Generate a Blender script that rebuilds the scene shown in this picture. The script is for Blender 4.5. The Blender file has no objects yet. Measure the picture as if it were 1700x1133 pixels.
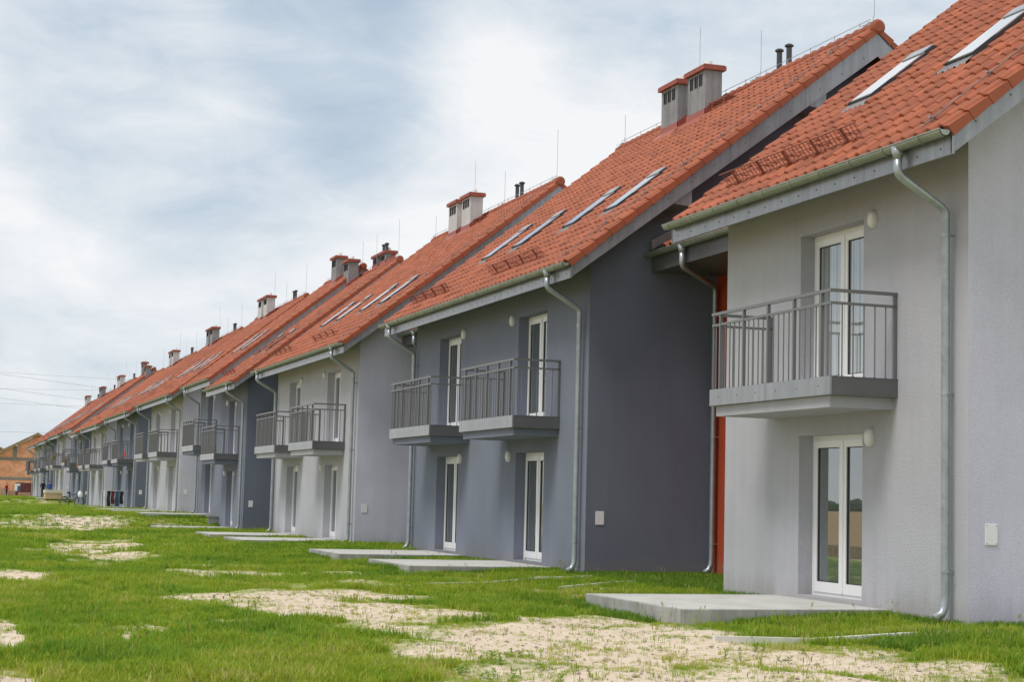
import bpy, math, random
import numpy as np
from mathutils import Matrix, Vector

random.seed(7)
rng = np.random.default_rng(11)
SC = bpy.context.scene
COL = SC.collection

# ------------------------------------------------------------------ camera
FPX = 2827.46
CAMZ = 1.355
ROWS = [(0.94529, -0.32529, 0.02496), (-0.05344, -0.07893, 0.99545), (0.32184, 0.94232, 0.092)]
cam = bpy.data.cameras.new('camera')
cam.sensor_width = 36.0
cam.lens = FPX / 1700.0 * 36.0
cam.clip_start = 0.1
cam.clip_end = 6000
camo = bpy.data.objects.new('camera', cam)
COL.objects.link(camo)
_r, _u, _f = [Vector(v) for v in ROWS]
camo.matrix_world = Matrix(((_r[0], _u[0], -_f[0], 0), (_r[1], _u[1], -_f[1], 0), (_r[2], _u[2], -_f[2], CAMZ), (0, 0, 0, 1)))
SC.camera = camo

# ------------------------------------------------------------------ world
W = bpy.data.worlds.new('World')
SC.world = W
W.use_nodes = True
SUN_EL, SUN_AZ = math.radians(60), math.radians(-112)   # azimuth from +Y towards +X
wt = W.node_tree
wt.nodes.clear()


class NT:
    """tiny node-tree writer"""
    def __init__(s, t): s.t = t
    def n(s, typ, ins=None, **kw):
        nd = s.t.nodes.new(typ)
        for k, v in kw.items(): setattr(nd, k, v)
        for k, v in (ins or {}).items():
            if isinstance(v, tuple) and len(v) == 2 and hasattr(v[0], 'outputs'):
                s.t.links.new(v[0].outputs[v[1]], nd.inputs[k])
            elif hasattr(v, 'outputs'):
                s.t.links.new(v.outputs[0], nd.inputs[k])
            else:
                nd.inputs[k].default_value = v
        return nd
    def m(s, op, a, b=0.0, c=None, clamp=False):
        ins = {0: a, 1: b}
        if c is not None: ins[2] = c
        return s.n('ShaderNodeMath', ins, operation=op, use_clamp=clamp)
    def mixc(s, f, a, b, blend='MIX'):
        nd = s.n('ShaderNodeMix', None, data_type='RGBA', blend_type=blend)
        for i, v in ((0, f), (6, a), (7, b)):
            if isinstance(v, tuple) and len(v) == 2 and hasattr(v[0], 'outputs'): s.t.links.new(v[0].outputs[v[1]], nd.inputs[i])
            elif hasattr(v, 'outputs'): s.t.links.new(v.outputs[2] if v.bl_idname == 'ShaderNodeMix' else v.outputs[0], nd.inputs[i])
            else: nd.inputs[i].default_value = v if not isinstance(v, (tuple, list)) or len(v) == 4 else (*v, 1)
        return nd
    def ramp(s, f, stops):
        nd = s.n('ShaderNodeValToRGB', {0: f})
        el = nd.color_ramp.elements
        while len(el) < len(stops): el.new(0.5)
        for e, (p, c) in zip(el, stops):
            e.position = p
            e.color = (*c, 1) if isinstance(c, (tuple, list)) else (c, c, c, 1)
        return nd


def build_world():
    g = NT(wt)
    sky = g.n('ShaderNodeTexSky', sky_type='NISHITA', sun_disc=False, sun_elevation=SUN_EL, sun_rotation=SUN_AZ,
              air_density=1.0, dust_density=1.5, ozone_density=1.0)
    tc = g.n('ShaderNodeTexCoord')
    sp = g.n('ShaderNodeSeparateXYZ', {0: (tc, 0)})
    pos = g.n('ShaderNodeCombineXYZ', {0: g.m('MULTIPLY', (sp, 0), 1.0), 1: (sp, 1), 2: g.m('MULTIPLY', (sp, 2), 2.3)})
    n1 = g.n('ShaderNodeTexNoise', {'Vector': pos, 'Scale': 4.2, 'Detail': 8.0, 'Roughness': 0.56, 'Distortion': 0.3})
    n2 = g.n('ShaderNodeTexNoise', {'Vector': g.n('ShaderNodeVectorMath', {0: pos, 1: (7.3, 2.1, 4.0)}, operation='ADD'),
                                    'Scale': 13.0, 'Detail': 10.0, 'Roughness': 0.63, 'Distortion': 0.5})
    def blob(d, c0, c1, amt):
        dt = g.n('ShaderNodeVectorMath', {0: (tc, 0), 1: d}, operation='DOT_PRODUCT')
        s = g.n('ShaderNodeMapRange', {0: (dt, 1), 1: c0, 2: c1, 3: 0.0, 4: amt}, interpolation_type='SMOOTHSTEP')
        return s
    a = g.m('MULTIPLY', g.m('SUBTRACT', n1, 0.5), 1.5)
    b = g.m('MULTIPLY', g.m('SUBTRACT', n2, 0.5), 0.85)
    v = g.m('ADD', g.m('ADD', a, b), 0.75)
    v = g.m('ADD', v, blob((0.345, 0.918, 0.185), 0.987, 0.9997, 0.42))
    v = g.m('ADD', v, blob((0.20, 0.955, 0.165), 0.992, 0.9998, 0.18))
    v = g.m('ADD', v, blob((0.14, 0.96, 0.262), 0.9935, 0.9997, -0.42))
    v = g.m('ADD', v, blob((0.37, 0.886, 0.273), 0.9955, 0.9999, -0.36))
    v = g.m('ADD', v, blob((0.257, 0.927, 0.285), 0.9945, 0.9998, -0.24))
    v = g.m('ADD', v, blob((0.46, 0.845, 0.285), 0.9965, 0.9999, -0.16))
    v = g.m('ADD', v, blob((0.05, 0.99, 0.07), 0.985, 0.9998, -0.12))
    cl = g.ramp(v, [(0.0, (0.47, 0.575, 0.70)), (0.30, (0.60, 0.695, 0.79)), (0.60, (0.79, 0.845, 0.895)), (0.92, (0.985, 0.99, 1.0))])
    cl10 = g.n('ShaderNodeVectorMath', {0: cl, 1: (10.0, 10.0, 10.0)}, operation='MULTIPLY')
    col = g.mixc(0.90, sky, cl10)
    bg = g.n('ShaderNodeBackground', {'Color': (col, 2), 'Strength': 0.1})
    out = g.n('ShaderNodeOutputWorld', {0: bg})
build_world()

sun = bpy.data.lights.new('sun', 'SUN')
sun.energy = 2.6
sun.angle = math.radians(22)
sun.color = (1.0, 0.97, 0.92)
suno = bpy.data.objects.new('sun', sun)
COL.objects.link(suno)
_sd = Vector((math.sin(SUN_AZ) * math.cos(SUN_EL), math.cos(SUN_AZ) * math.cos(SUN_EL), math.sin(SUN_EL)))
suno.rotation_euler = _sd.to_track_quat('Z', 'Y').to_euler()
suno.location = (-60, 60, 80)

SC.view_settings.view_transform = 'Standard'
SC.view_settings.look = 'None'
SC.view_settings.exposure = 0.0
SC.view_settings.gamma = 1.0
SC.view_settings.use_curve_mapping = False

# ------------------------------------------------------------------ materials
MATS = {}


def mat(name, col, rough=0.7, metal=0.0, var=0.0, vscale=2.0, bump=0.0, bscale=200.0, spec=0.5, var2=None, streak=0.0, objrand=0.0):
    if name in MATS: return MATS[name]
    m = bpy.data.materials.new(name)
    m.use_nodes = True
    t = m.node_tree
    t.nodes.clear()
    g = NT(t)
    bs = g.n('ShaderNodeBsdfPrincipled', {'Roughness': rough, 'Metallic': metal, 'Specular IOR Level': spec})
    g.n('ShaderNodeOutputMaterial', {0: bs})
    c = None
    geo = g.n('ShaderNodeNewGeometry')
    bs.inputs['Base Color'].default_value = (*col, 1)
    cur = None
    if var > 0:
        nz = g.n('ShaderNodeTexNoise', {'Vector': (geo, 0), 'Scale': vscale, 'Detail': 6.0, 'Roughness': 0.62})
        lo = tuple(max(0, x * (1 - var)) for x in col)
        hi = tuple(min(1, x * (1 + var)) for x in col) if var2 is None else var2
        cur = g.ramp(nz, [(0.3, lo), (0.7, hi)])
    if streak > 0:
        sp = g.n('ShaderNodeSeparateXYZ', {0: (geo, 0)})
        vv = g.n('ShaderNodeCombineXYZ', {0: g.m('MULTIPLY', (sp, 0), 9.0), 1: g.m('MULTIPLY', (sp, 1), 9.0), 2: g.m('MULTIPLY', (sp, 2), 0.7)})
        ns = g.n('ShaderNodeTexNoise', {'Vector': vv, 'Scale': 1.0, 'Detail': 4.0, 'Roughness': 0.6})
        f = g.ramp(ns, [(0.35, 1.0 - streak), (0.65, 1.0 + streak * 0.4)])
        cur = g.mixc(1.0, cur if cur is not None else (*col, 1), f, 'MULTIPLY')
    if objrand > 0:
        oi = g.n('ShaderNodeObjectInfo')
        f = g.n('ShaderNodeMapRange', {0: (oi, 'Random'), 3: 1 - objrand, 4: 1 + objrand})
        cc = g.n('ShaderNodeCombineXYZ', {0: f, 1: f, 2: f})
        cur = g.mixc(1.0, cur if cur is not None else (*col, 1), cc, 'MULTIPLY')
    if objrand > 0:
        ta = g.n('ShaderNodeAttribute', attribute_name='tile_tint')
        f = g.m('ADD', (ta, 2), 1.0)
        cur = g.mixc(1.0, cur, g.n('ShaderNodeCombineXYZ', {0: f, 1: f, 2: f}), 'MULTIPLY')
    if cur is not None:
        t.links.new(cur.outputs[2] if cur.bl_idname == 'ShaderNodeMix' else cur.outputs[0], bs.inputs['Base Color'])
    if bump > 0:
        nb = g.n('ShaderNodeTexNoise', {'Vector': (geo, 0), 'Scale': bscale, 'Detail': 3.0, 'Roughness': 0.6})
        bp = g.n('ShaderNodeBump', {'Strength': 1.0, 'Distance': bump, 'Height': nb})
        t.links.new(bp.outputs[0], bs.inputs['Normal'])
    MATS[name] = m
    return m


def plaster(name, col, grime=0.13):
    """scratch render: fine grain, faint clouding, run-off marks and a splash zone near the ground"""
    m = bpy.data.materials.new(name)
    m.use_nodes = True
    t = m.node_tree
    t.nodes.clear()
    g = NT(t)
    geo = g.n('ShaderNodeNewGeometry')
    bs = g.n('ShaderNodeBsdfPrincipled', {'Roughness': 0.92, 'Specular IOR Level': 0.2})
    g.n('ShaderNodeOutputMaterial', {0: bs})
    n1 = g.n('ShaderNodeTexNoise', {'Vector': (geo, 0), 'Scale': 0.55, 'Detail': 5.0, 'Roughness': 0.6})
    n2 = g.n('ShaderNodeTexNoise', {'Vector': (geo, 0), 'Scale': 48.0, 'Detail': 4.0, 'Roughness': 0.75})
    sp = g.n('ShaderNodeSeparateXYZ', {0: (geo, 0)})
    vv = g.n('ShaderNodeCombineXYZ', {0: g.m('MULTIPLY', (sp, 0), 5.0), 1: g.m('MULTIPLY', (sp, 1), 5.0), 2: g.m('MULTIPLY', (sp, 2), 0.35)})
    n3 = g.n('ShaderNodeTexNoise', {'Vector': vv, 'Scale': 1.0, 'Detail': 5.0, 'Roughness': 0.65})
    f1 = g.n('ShaderNodeMapRange', {0: n1, 1: 0.3, 2: 0.7, 3: 1 - grime * 0.7, 4: 1 + grime * 0.5})
    f2 = g.n('ShaderNodeMapRange', {0: n2, 1: 0.3, 2: 0.7, 3: 0.89, 4: 1.11})
    f3 = g.n('ShaderNodeMapRange', {0: n3, 1: 0.35, 2: 0.65, 3: 1 - grime * 0.28, 4: 1 + grime * 0.15})
    f = g.m('MULTIPLY', g.m('MULTIPLY', f1, f2), f3)
    tc = g.n('ShaderNodeTexCoord')
    so = g.n('ShaderNodeSeparateXYZ', {0: (tc, 'Object')})
    dirt = g.n('ShaderNodeMapRange', {0: g.m('ADD', (so, 2), g.m('MULTIPLY', g.m('SUBTRACT', n3, 0.5), 0.5)), 1: 0.05, 2: 0.38, 3: 0.30, 4: 0.0})
    base = g.mixc(1.0, (*col, 1), g.n('ShaderNodeCombineXYZ', {0: f, 1: f, 2: f}), 'MULTIPLY')
    fin = g.mixc(dirt, base, (0.27, 0.22, 0.165, 1))
    t.links.new(fin.outputs[2], bs.inputs['Base Color'])
    nb = g.n('ShaderNodeTexNoise', {'Vector': (geo, 0), 'Scale': 95.0, 'Detail': 3.0, 'Roughness': 0.7})
    bp = g.n('ShaderNodeBump', {'Strength': 1.0, 'Distance': 0.011, 'Height': nb})
    t.links.new(bp.outputs[0], bs.inputs['Normal'])
    MATS[name] = m
    return m


LIGHT = plaster('pale_render', (0.462, 0.462, 0.500))
LILAC = plaster('lilac_grey_render', (0.575, 0.562, 0.69))
DARK = plaster('dark_grey_render', (0.205, 0.225, 0.285))
DARKG = plaster('charcoal_render', (0.155, 0.174, 0.228))
RED = plaster('brick_red_render', (0.42, 0.07, 0.03))
BTILE = mat('clay_tile', (0.29, 0.079, 0.033), 0.58, var=0.26, vscale=3.1, bump=0.002, bscale=60, spec=0.32, objrand=0.15)
BVERGE = mat('clay_verge', (0.285, 0.067, 0.025), 0.6, var=0.14, vscale=2.3, objrand=0.08)
METAL = mat('grey_sheet_metal', (0.27, 0.28, 0.30), 0.28, metal=0.35, var=0.12, vscale=1.3, streak=0.18, spec=0.9)
METALD = mat('dark_and_shaded_metal', (0.125, 0.125, 0.132), 0.45, metal=0.3, var=0.1, vscale=2.0)  # dark sheet metal; also carries the painted shade of the balcony ends
RAIL = mat('grey_railing_paint', (0.17, 0.17, 0.175), 0.42, metal=0.25)
ZINC = mat('galvanised_steel', (0.35, 0.385, 0.415), 0.38, metal=0.55, var=0.16, vscale=7.0)
ZINCG = mat('weathered_zinc', (0.30, 0.325, 0.285), 0.42, metal=0.6, var=0.16, vscale=4.0)
WHITE = mat('white_plastic', (0.80, 0.80, 0.80), 0.35)
LAMPW = mat('opal_lamp', (0.72, 0.71, 0.68), 0.3)
BLACK = mat('black_rubber', (0.02, 0.02, 0.022), 0.5)
DGREY = mat('dark_steel', (0.055, 0.058, 0.066), 0.45, metal=0.3)
CHIMG = mat('grey_chimney_render', (0.235, 0.24, 0.25), 0.9, var=0.2, vscale=1.6, bump=0.004, bscale=80, streak=0.22)
CHIML = mat('pale_chimney_render', (0.50, 0.495, 0.50), 0.9, var=0.1, vscale=1.6, bump=0.004, bscale=80, streak=0.1)
CAPR = mat('red_brown_cap', (0.27, 0.065, 0.04), 0.6, var=0.15, vscale=4)
FLASH = mat('red_flashing', (0.30, 0.075, 0.05), 0.5, var=0.12, vscale=5)
TIMBER = mat('brown_soffit_timber', (0.11, 0.062, 0.045), 0.7, var=0.25, vscale=6, streak=0.2)
CONC = mat('concrete', (0.46, 0.45, 0.42), 0.88, var=0.14, vscale=1.7, bump=0.004, bscale=90)
CONCK = mat('concrete_kerb', (0.34, 0.335, 0.32), 0.9, var=0.2, vscale=2.2, bump=0.004, bscale=110, streak=0.15)
GUARD = mat('brown_red_guard', (0.22, 0.06, 0.038), 0.5)
WIRE = mat('wire', (0.38, 0.39, 0.41), 0.4, metal=0.7)
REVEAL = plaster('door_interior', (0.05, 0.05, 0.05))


def glass_mat(name, mixf, curtain):
    m = bpy.data.materials.new(name)
    m.use_nodes = True
    t = m.node_tree
    t.nodes.clear()
    g = NT(t)
    out = g.n('ShaderNodeOutputMaterial')
    gl = g.n('ShaderNodeBsdfGlossy', {'Color': (0.86, 0.89, 0.90, 1), 'Roughness': 0.012})
    df = g.n('ShaderNodeBsdfDiffuse', {'Color': (0.10, 0.115, 0.11, 1)})
    if curtain:
        geo = g.n('ShaderNodeNewGeometry')
        wv = g.n('ShaderNodeTexNoise', {'Vector': g.n('ShaderNodeVectorMath', {0: (geo, 0), 1: (1.0, 26.0, 0.25)}, operation='MULTIPLY'), 'Scale': 1.0, 'Detail': 2.0})
        t.links.new(g.ramp(wv, [(0.35, (0.17, 0.185, 0.185)), (0.65, (0.42, 0.44, 0.45))]).outputs[0], df.inputs[0])
    fr = g.n('ShaderNodeFresnel', {0: 1.9})
    f = g.m('ADD', g.m('MULTIPLY', fr, 1.0), mixf, clamp=True)
    mx = g.n('ShaderNodeMixShader', {0: f, 1: df, 2: gl})
    t.links.new(mx.outputs[0], out.inputs[0])
    MATS[name] = m
    return m


GLASS = glass_mat('door_glass', 0.22, False)
GLASSC = glass_mat('curtained_glass', 0.16, True)
SKYGLASS = mat('roof_window_glass', (0.93, 0.95, 0.97), 0.04, metal=1.0)


# ------------------------------------------------------------------ mesh helpers
class MB:
    def __init__(s):
        s.v, s.f, s.mi = [], [], []
        s.k = 0
    def add(s, vs, fs, k=None):
        o = len(s.v)
        s.v += [tuple(map(float, p)) for p in vs]
        s.f += [tuple(i + o for i in f) for f in fs]
        s.mi += [s.k if k is None else k] * len(fs)
        return s
    def box(s, a, b, k=None):
        (x0, y0, z0), (x1, y1, z1) = a, b
        x0, x1 = min(x0, x1), max(x0, x1); y0, y1 = min(y0, y1), max(y0, y1); z0, z1 = min(z0, z1), max(z0, z1)
        return s.add([(x0, y0, z0), (x1, y0, z0), (x1, y1, z0), (x0, y1, z0), (x0, y0, z1), (x1, y0, z1), (x1, y1, z1), (x0, y1, z1)],
                     [(0, 3, 2, 1), (4, 5, 6, 7), (0, 1, 5, 4), (1, 2, 6, 5), (2, 3, 7, 6), (3, 0, 4, 7)], k)
    def quad(s, a, b, c, d, k=None): return s.add([a, b, c, d], [(0, 1, 2, 3)], k)
    def prism_y(s, poly, y0, y1, k=None):
        """polygon in (x,z), extruded along y"""
        n = len(poly)
        vs = [(x, y0, z) for x, z in poly] + [(x, y1, z) for x, z in poly]
        fs = [tuple(range(n)), tuple(range(2 * n - 1, n - 1, -1))]
        fs += [(i, i + n, (i + 1) % n + n, (i + 1) % n) for i in range(n)]
        return s.add(vs, fs, k)
    def tube(s, pts, r, seg=8, k=None, caps=True):
        pts = [Vector(p) for p in pts]
        rs = r if isinstance(r, (list, tuple)) else [r] * len(pts)
        rings = []
        nrm = None
        for i, p in enumerate(pts):
            if i == 0: t = pts[1] - p
            elif i == len(pts) - 1: t = p - pts[i - 1]
            else: t = (pts[i + 1] - p).normalized() + (p - pts[i - 1]).normalized()
            t.normalize()
            if nrm is None:
                nrm = t.orthogonal().normalized()
            else:
                nrm = (nrm - t * nrm.dot(t)).normalized()
            bi = t.cross(nrm)
            rings.append([p + (nrm * math.cos(2 * math.pi * j / seg) + bi * math.sin(2 * math.pi * j / seg)) * rs[i] for j in range(seg)])
        vs = [v for rg in rings for v in rg]
        fs = []
        for i in range(len(pts) - 1):
            for j in range(seg):
                fs.append((i * seg + j, i * seg + (j + 1) % seg, (i + 1) * seg + (j + 1) % seg, (i + 1) * seg + j))
        if caps:
            fs.append(tuple(range(seg - 1, -1, -1)))
            fs.append(tuple((len(pts) - 1) * seg + j for j in range(seg)))
        return s.add(vs, fs, k)
    def mesh(s, name, mats, smooth=False):
        me = bpy.data.meshes.new(name)
        me.from_pydata(s.v, [], s.f)
        for m in (mats if isinstance(mats, (list, tuple)) else [mats]): me.materials.append(m)
        me.polygons.foreach_set('material_index', s.mi)
        if smooth: me.polygons.foreach_set('use_smooth', [True] * len(s.f))
        me.update()
        return me


def link(name, me, parent=None, loc=(0, 0, 0), rot=(0, 0, 0)):
    o = bpy.data.objects.new(name, me)
    COL.objects.link(o)
    o.location = loc
    o.rotation_euler = rot
    if parent is not None: o.parent = parent
    return o


def obj(name, mb, mats, parent=None, loc=(0, 0, 0), rot=(0, 0, 0), smooth=False):
    return link(name, mb.mesh(name, mats, smooth), parent, loc, rot)


CACHE = {}


def cached(key, fn):
    if key not in CACHE: CACHE[key] = fn()
    return CACHE[key]


def thing(name, label, cat, loc=(0, 0, 0), rz=0, group=None):
    o = bpy.data.objects.new(name, None)
    o.empty_display_size = 0.3
    COL.objects.link(o)
    o.location = loc
    o.rotation_euler = (0, 0, rz)
    o['label'] = label
    o['category'] = cat
    if group: o['group'] = group
    return o


def tag(o, label, cat, group=None):
    o['label'] = label
    o['category'] = cat
    if group: o['group'] = group
    return o


def project(p):
    d = np.asarray(p, float) - np.array([0, 0, CAMZ])
    q = d @ np.array(ROWS).T
    return 850 + FPX * q[..., 0] / q[..., 2], 566.5 - FPX * q[..., 1] / q[..., 2], q[..., 2]


# ------------------------------------------------------------------ ground
GK = [(-60, 0), (10, 0), (26, 0), (40, -0.03), (55, -0.1), (68.8, -0.19), (69.6, -0.16), (71.4, 0.22), (72.4, 0.26), (82, 0.21), (95, 0.17), (106, 0.08), (123, -0.05),
      (137, -0.12), (138, -0.1), (141, 0.31), (142, 0.33), (158, 0.24), (176, 0.13), (195, 0.03), (240, 0.0), (5000, 0.0)]
GKX, GKY = np.array([a for a, _ in GK]), np.array([b for _, b in GK])


def smooth01(t):
    t = np.clip(t, 0, 1)
    return t * t * (3 - 2 * t)


def ground_z(x, y):
    x, y = np.asarray(x, float), np.asarray(y, float)
    z = np.interp(y, GKX, GKY)
    # the lawn falls away to a lower field west of the row
    z = z - 1.75 * smooth01((-1.0 - x) / 13.0) - 0.02
    z = z - 0.075 * smooth01((10.9 - x) / 1.6) * smooth01((66 - y) / 12)
    near = smooth01((10.5 - x) / 1.5) * smooth01((90 - y) / 40)
    z = z + near * (0.030 * np.sin(x * 1.7 + 0.6 * np.sin(y * 0.9)) * np.sin(y * 0.8 + 1.3) + 0.018 * np.sin(x * 4.1 + y * 1.3) + 0.012 * np.sin(x * 2.3 - y * 3.7))
    return z


SAND = [[4.9, 66.6, 0.16, -0.03, 0.06, 1.15], [9.0, 67.6, 0.5, -0.03, 0.3, 0.7], [4.125, 44.99, 0.398, -0.046, 0.025, 0.7], [4.034, 38.425, 1.63, -0.202, 0.112, 0.6], [1.591, 29.416, 3.956, -0.302, 0.459, 0.95],
        [5.012, 23.74, 0.468, -0.159, 0.612, 0.95], [5.268, 21.0, 0.9, -0.26, 0.6, 0.95], [5.0, 18.6, 2.2, -0.6, 0.9, 0.95], [6.151, 17.159, 0.9, -0.32, 0.25, 1.15], [6.4, 12.1, 0.22, -0.03, 0.7, 1.15],
        [6.647, 15.419, 0.70, -0.30, 0.20, 1.15], [6.0, 12.7, 0.26, -0.08, 0.55, 1.1], [5.9, 16.9, 1.0, -0.35, 0.25, 0.8], [4.9, 22.4, 0.6, -0.2, 0.35, 0.6], [3.328, 12.425, 0.859, 0.47, 7.088, 0.75], [0.655, 12.963, 13.226, -0.52, 0.882, 1.0],
        [0.819, 17.887, 32.605, -1.369, 0.388, 0.95], [4.831, 33.033, 1.585, -0.453, 0.889, 0.6], [5.847, 30.345, 0.395, -0.186, 0.537, 0.5], [7.9, 18.6, 1.0, -0.42, 0.5, 0.85],
        [6.778, 27.03, 0.607, -0.327, 1.186, 0.4], [7.7, 13.9, 0.42, -0.2, 0.75, 0.95], [8.9, 15.3, 1.2, -0.5, 3.0, 0.5], [8.428, 15.819, 2.519, -1.172, 5.885, 0.4], [1.973, 17.272, 146.264, -16.129, 8.79, 0.8],
        [5.463, 32.695, 4.658, -0.87, 0.522, 0.4], [9.159, 148.924, 0.09, -0.014, 0.01, 0.33], [9.6, 69.9, 1.2, 0.0, 4.0, 0.45], [6.504, 30.465, 5.124, -1.515, 2.276, 0.5]]

_pt = rng.random((64, 64))


def vnoise(x, y):
    xi, yi = np.floor(x).astype(int), np.floor(y).astype(int)
    fx, fy = smooth01(x - xi), smooth01(y - yi)
    g = lambda a, b: _pt[a % 64, b % 64]
    return (g(xi, yi) * (1 - fx) + g(xi + 1, yi) * fx) * (1 - fy) + (g(xi, yi + 1) * (1 - fx) + g(xi + 1, yi + 1) * fx) * fy


def fbm(x, y, s, octv=4):
    a, t = 0.0, 0.0
    for i in range(octv):
        w = 0.55 ** i
        a = a + w * vnoise(x * s * 2.03 ** i + 17.3 * i, y * s * 2.03 ** i + 9.1 * i)
        t += w
    return a / t


def sand_mask(x, y):
    x, y = np.asarray(x, float), np.asarray(y, float)
    m = np.zeros_like(x)
    wob = (fbm(x, y, 1.1) - 0.5) * 1.5
    for cx, cy, a, b, c, s in SAND:
        dx, dy = x - cx, y - cy
        d = np.sqrt(np.maximum(a * dx * dx + 2 * b * dx * dy + c * dy * dy, 0))
        m = np.maximum(m, s * smooth01((1.75 - d + wob) / 1.45))
    fine = fbm(x + 40, y + 3, 3.1)
    mid = fbm(x * 0.8 + 70, y * 1.25 + 13, 1.5)
    m = m * (0.30 + 1.25 * fine) * (0.60 + 0.42 * smooth01((mid - 0.36) / 0.2))
    m = np.maximum(m, 0.35 * smooth01((fbm(x + 9, y + 31, 0.55) - 0.56) / 0.15) * smooth01((fine - 0.35) / 0.3) * (x > -1) * (y < 90))
    return np.clip(m, 0, 1)


def build_ground():
    xs = np.concatenate([[-3000, -1000, -400, -150, -60, -30, -20, -15, -12, -9, -7, -5, -4, -3, -2.2, -1.5], np.arange(-1.0, 12.01, 0.13), [13, 14.5, 17, 22, 30, 60, 150, 500, 3000]])
    ys = np.concatenate([[-500, -100, -30, -8, 0, 4, 7, 9], np.arange(10, 34, 0.13), np.arange(34, 60, 0.25), np.arange(60, 75, 0.25), np.arange(75, 145, 0.8), np.arange(145, 215, 2.5), [225, 250, 300, 420, 700, 1500, 5000]])
    X, Y = np.meshgrid(xs, ys, indexing='ij')
    Z = ground_z(X, Y)
    S = sand_mask(X, Y)
    Z = Z + np.where((X > -1) & (X < 11.4) & (Y > 9) & (Y < 40), S * 0.05 * (fbm(X + 5, Y + 2, 2.7) - 0.55) + S * 0.02 * (fbm(X, Y, 7.0, 2) - 0.5), 0)
    far = (X < -1.2) | (Y > 215) | (X > 13)
    S = np.where(far, np.where(X < -1.2, 0.42, 0.3), S)
    n, m = X.shape
    V = np.stack([X, Y, Z], -1).reshape(-1, 3)
    I = np.arange(n * m).reshape(n, m)
    Q = np.stack([I[:-1, :-1], I[1:, :-1], I[1:, 1:], I[:-1, 1:]], -1).reshape(-1, 4)
    me = bpy.data.meshes.new('ground')
    me.vertices.add(len(V)); me.vertices.foreach_set('co', V.ravel())
    me.loops.add(Q.size); me.loops.foreach_set('vertex_index', Q.ravel().astype(np.int32))
    me.polygons.add(len(Q)); me.polygons.foreach_set('loop_start', (np.arange(len(Q)) * 4).astype(np.int32))
    me.polygons.foreach_set('use_smooth', np.ones(len(Q), bool))
    at = me.attributes.new('sand', 'FLOAT', 'POINT'); at.data.foreach_set('value', S.ravel().astype(np.float32))
    me.update(calc_edges=True)
    m_ = bpy.data.materials.new('lawn_ground'); m_.use_nodes = True
    t = m_.node_tree; t.nodes.clear(); g = NT(t)
    bs = g.n('ShaderNodeBsdfPrincipled', {'Roughness': 0.95, 'Specular IOR Level': 0.1})
    g.n('ShaderNodeOutputMaterial', {0: bs})
    geo = g.n('ShaderNodeNewGeometry')
    a = g.n('ShaderNodeAttribute', attribute_name='sand')
    n1 = g.n('ShaderNodeTexNoise', {'Vector': (geo, 0), 'Scale': 9.0, 'Detail': 7.0, 'Roughness': 0.7})
    n2 = g.n('ShaderNodeTexNoise', {'Vector': (geo, 0), 'Scale': 0.8, 'Detail': 5.0, 'Roughness': 0.6})
    n3 = g.n('ShaderNodeTexNoise', {'Vector': (geo, 0), 'Scale': 60.0, 'Detail': 4.0, 'Roughness': 0.7})
    sf = g.n('ShaderNodeMapRange', {0: g.m('ADD', (a, 2), g.m('MULTIPLY', g.m('SUBTRACT', n1, 0.5), 0.7)), 1: 0.14, 2: 0.52})
    green = g.ramp(n2, [(0.3, (0.15, 0.22, 0.025)), (0.55, (0.22, 0.28, 0.04)), (0.75, (0.32, 0.31, 0.09))])
    sand = g.ramp(n1, [(0.25, (0.44, 0.34, 0.245)), (0.5, (0.62, 0.51, 0.395)), (0.75, (0.74, 0.635, 0.51))])
    sand2 = g.mixc(g.n('ShaderNodeMapRange', {0: n3, 1: 0.55, 2: 0.75, 3: 0.0, 4: 0.35}), sand, (0.33, 0.26, 0.18, 1))
    c = g.mixc(sf, green, sand2)
    t.links.new(c.outputs[2], bs.inputs['Base Color'])
    h = g.m('ADD', g.m('MULTIPLY', n1, 0.6), g.m('MULTIPLY', n3, 0.25))
    bp = g.n('ShaderNodeBump', {'Strength': 0.8, 'Distance': 0.05, 'Height': h})
    t.links.new(bp.outputs[0], bs.inputs['Normal'])
    me.materials.append(m_)
    o = link('ground', me)
    o['kind'] = 'structure'
    return o
build_ground()

# ------------------------------------------------------------------ roof tiles
TW, TG = 0.26, 0.335          # tile cover width, course gauge
SL = math.radians(38.57)
TAN, COS, SIN = math.tan(SL), math.cos(SL), math.sin(SL)
EX, EZ = -0.71, 5.64          # eaves line of the tile plane (house-local x, z)
DEPTH = 11.24
RX = DEPTH / 2
RZ = EZ + (RX - EX) * TAN
USLOPE = (RX - EX) / COS
NCOURSE = int(USLOPE / TG)


def tile_profile(seg):
    key_u = [0.0, 0.03, 0.09, 0.17, 0.27, 0.37, 0.46, 0.56, 0.78, 1.0] if seg >= 9 else ([0.0, 0.05, 0.16, 0.28, 0.42, 0.56, 1.0] if seg >= 6 else [0.0, 0.1, 0.28, 0.55, 1.0])
    key_z = {0.0: -0.012, 0.03: 0.022, 0.05: 0.034, 0.09: 0.057, 0.1: 0.06, 0.16: 0.075, 0.17: 0.076, 0.27: 0.083, 0.28: 0.083, 0.37: 0.074, 0.42: 0.058, 0.46: 0.046, 0.55: 0.010, 0.56: 0.010, 0.78: -0.004, 1.0: 0.004}
    return np.array(key_u), np.array([key_z[u] for u in key_u])


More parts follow.
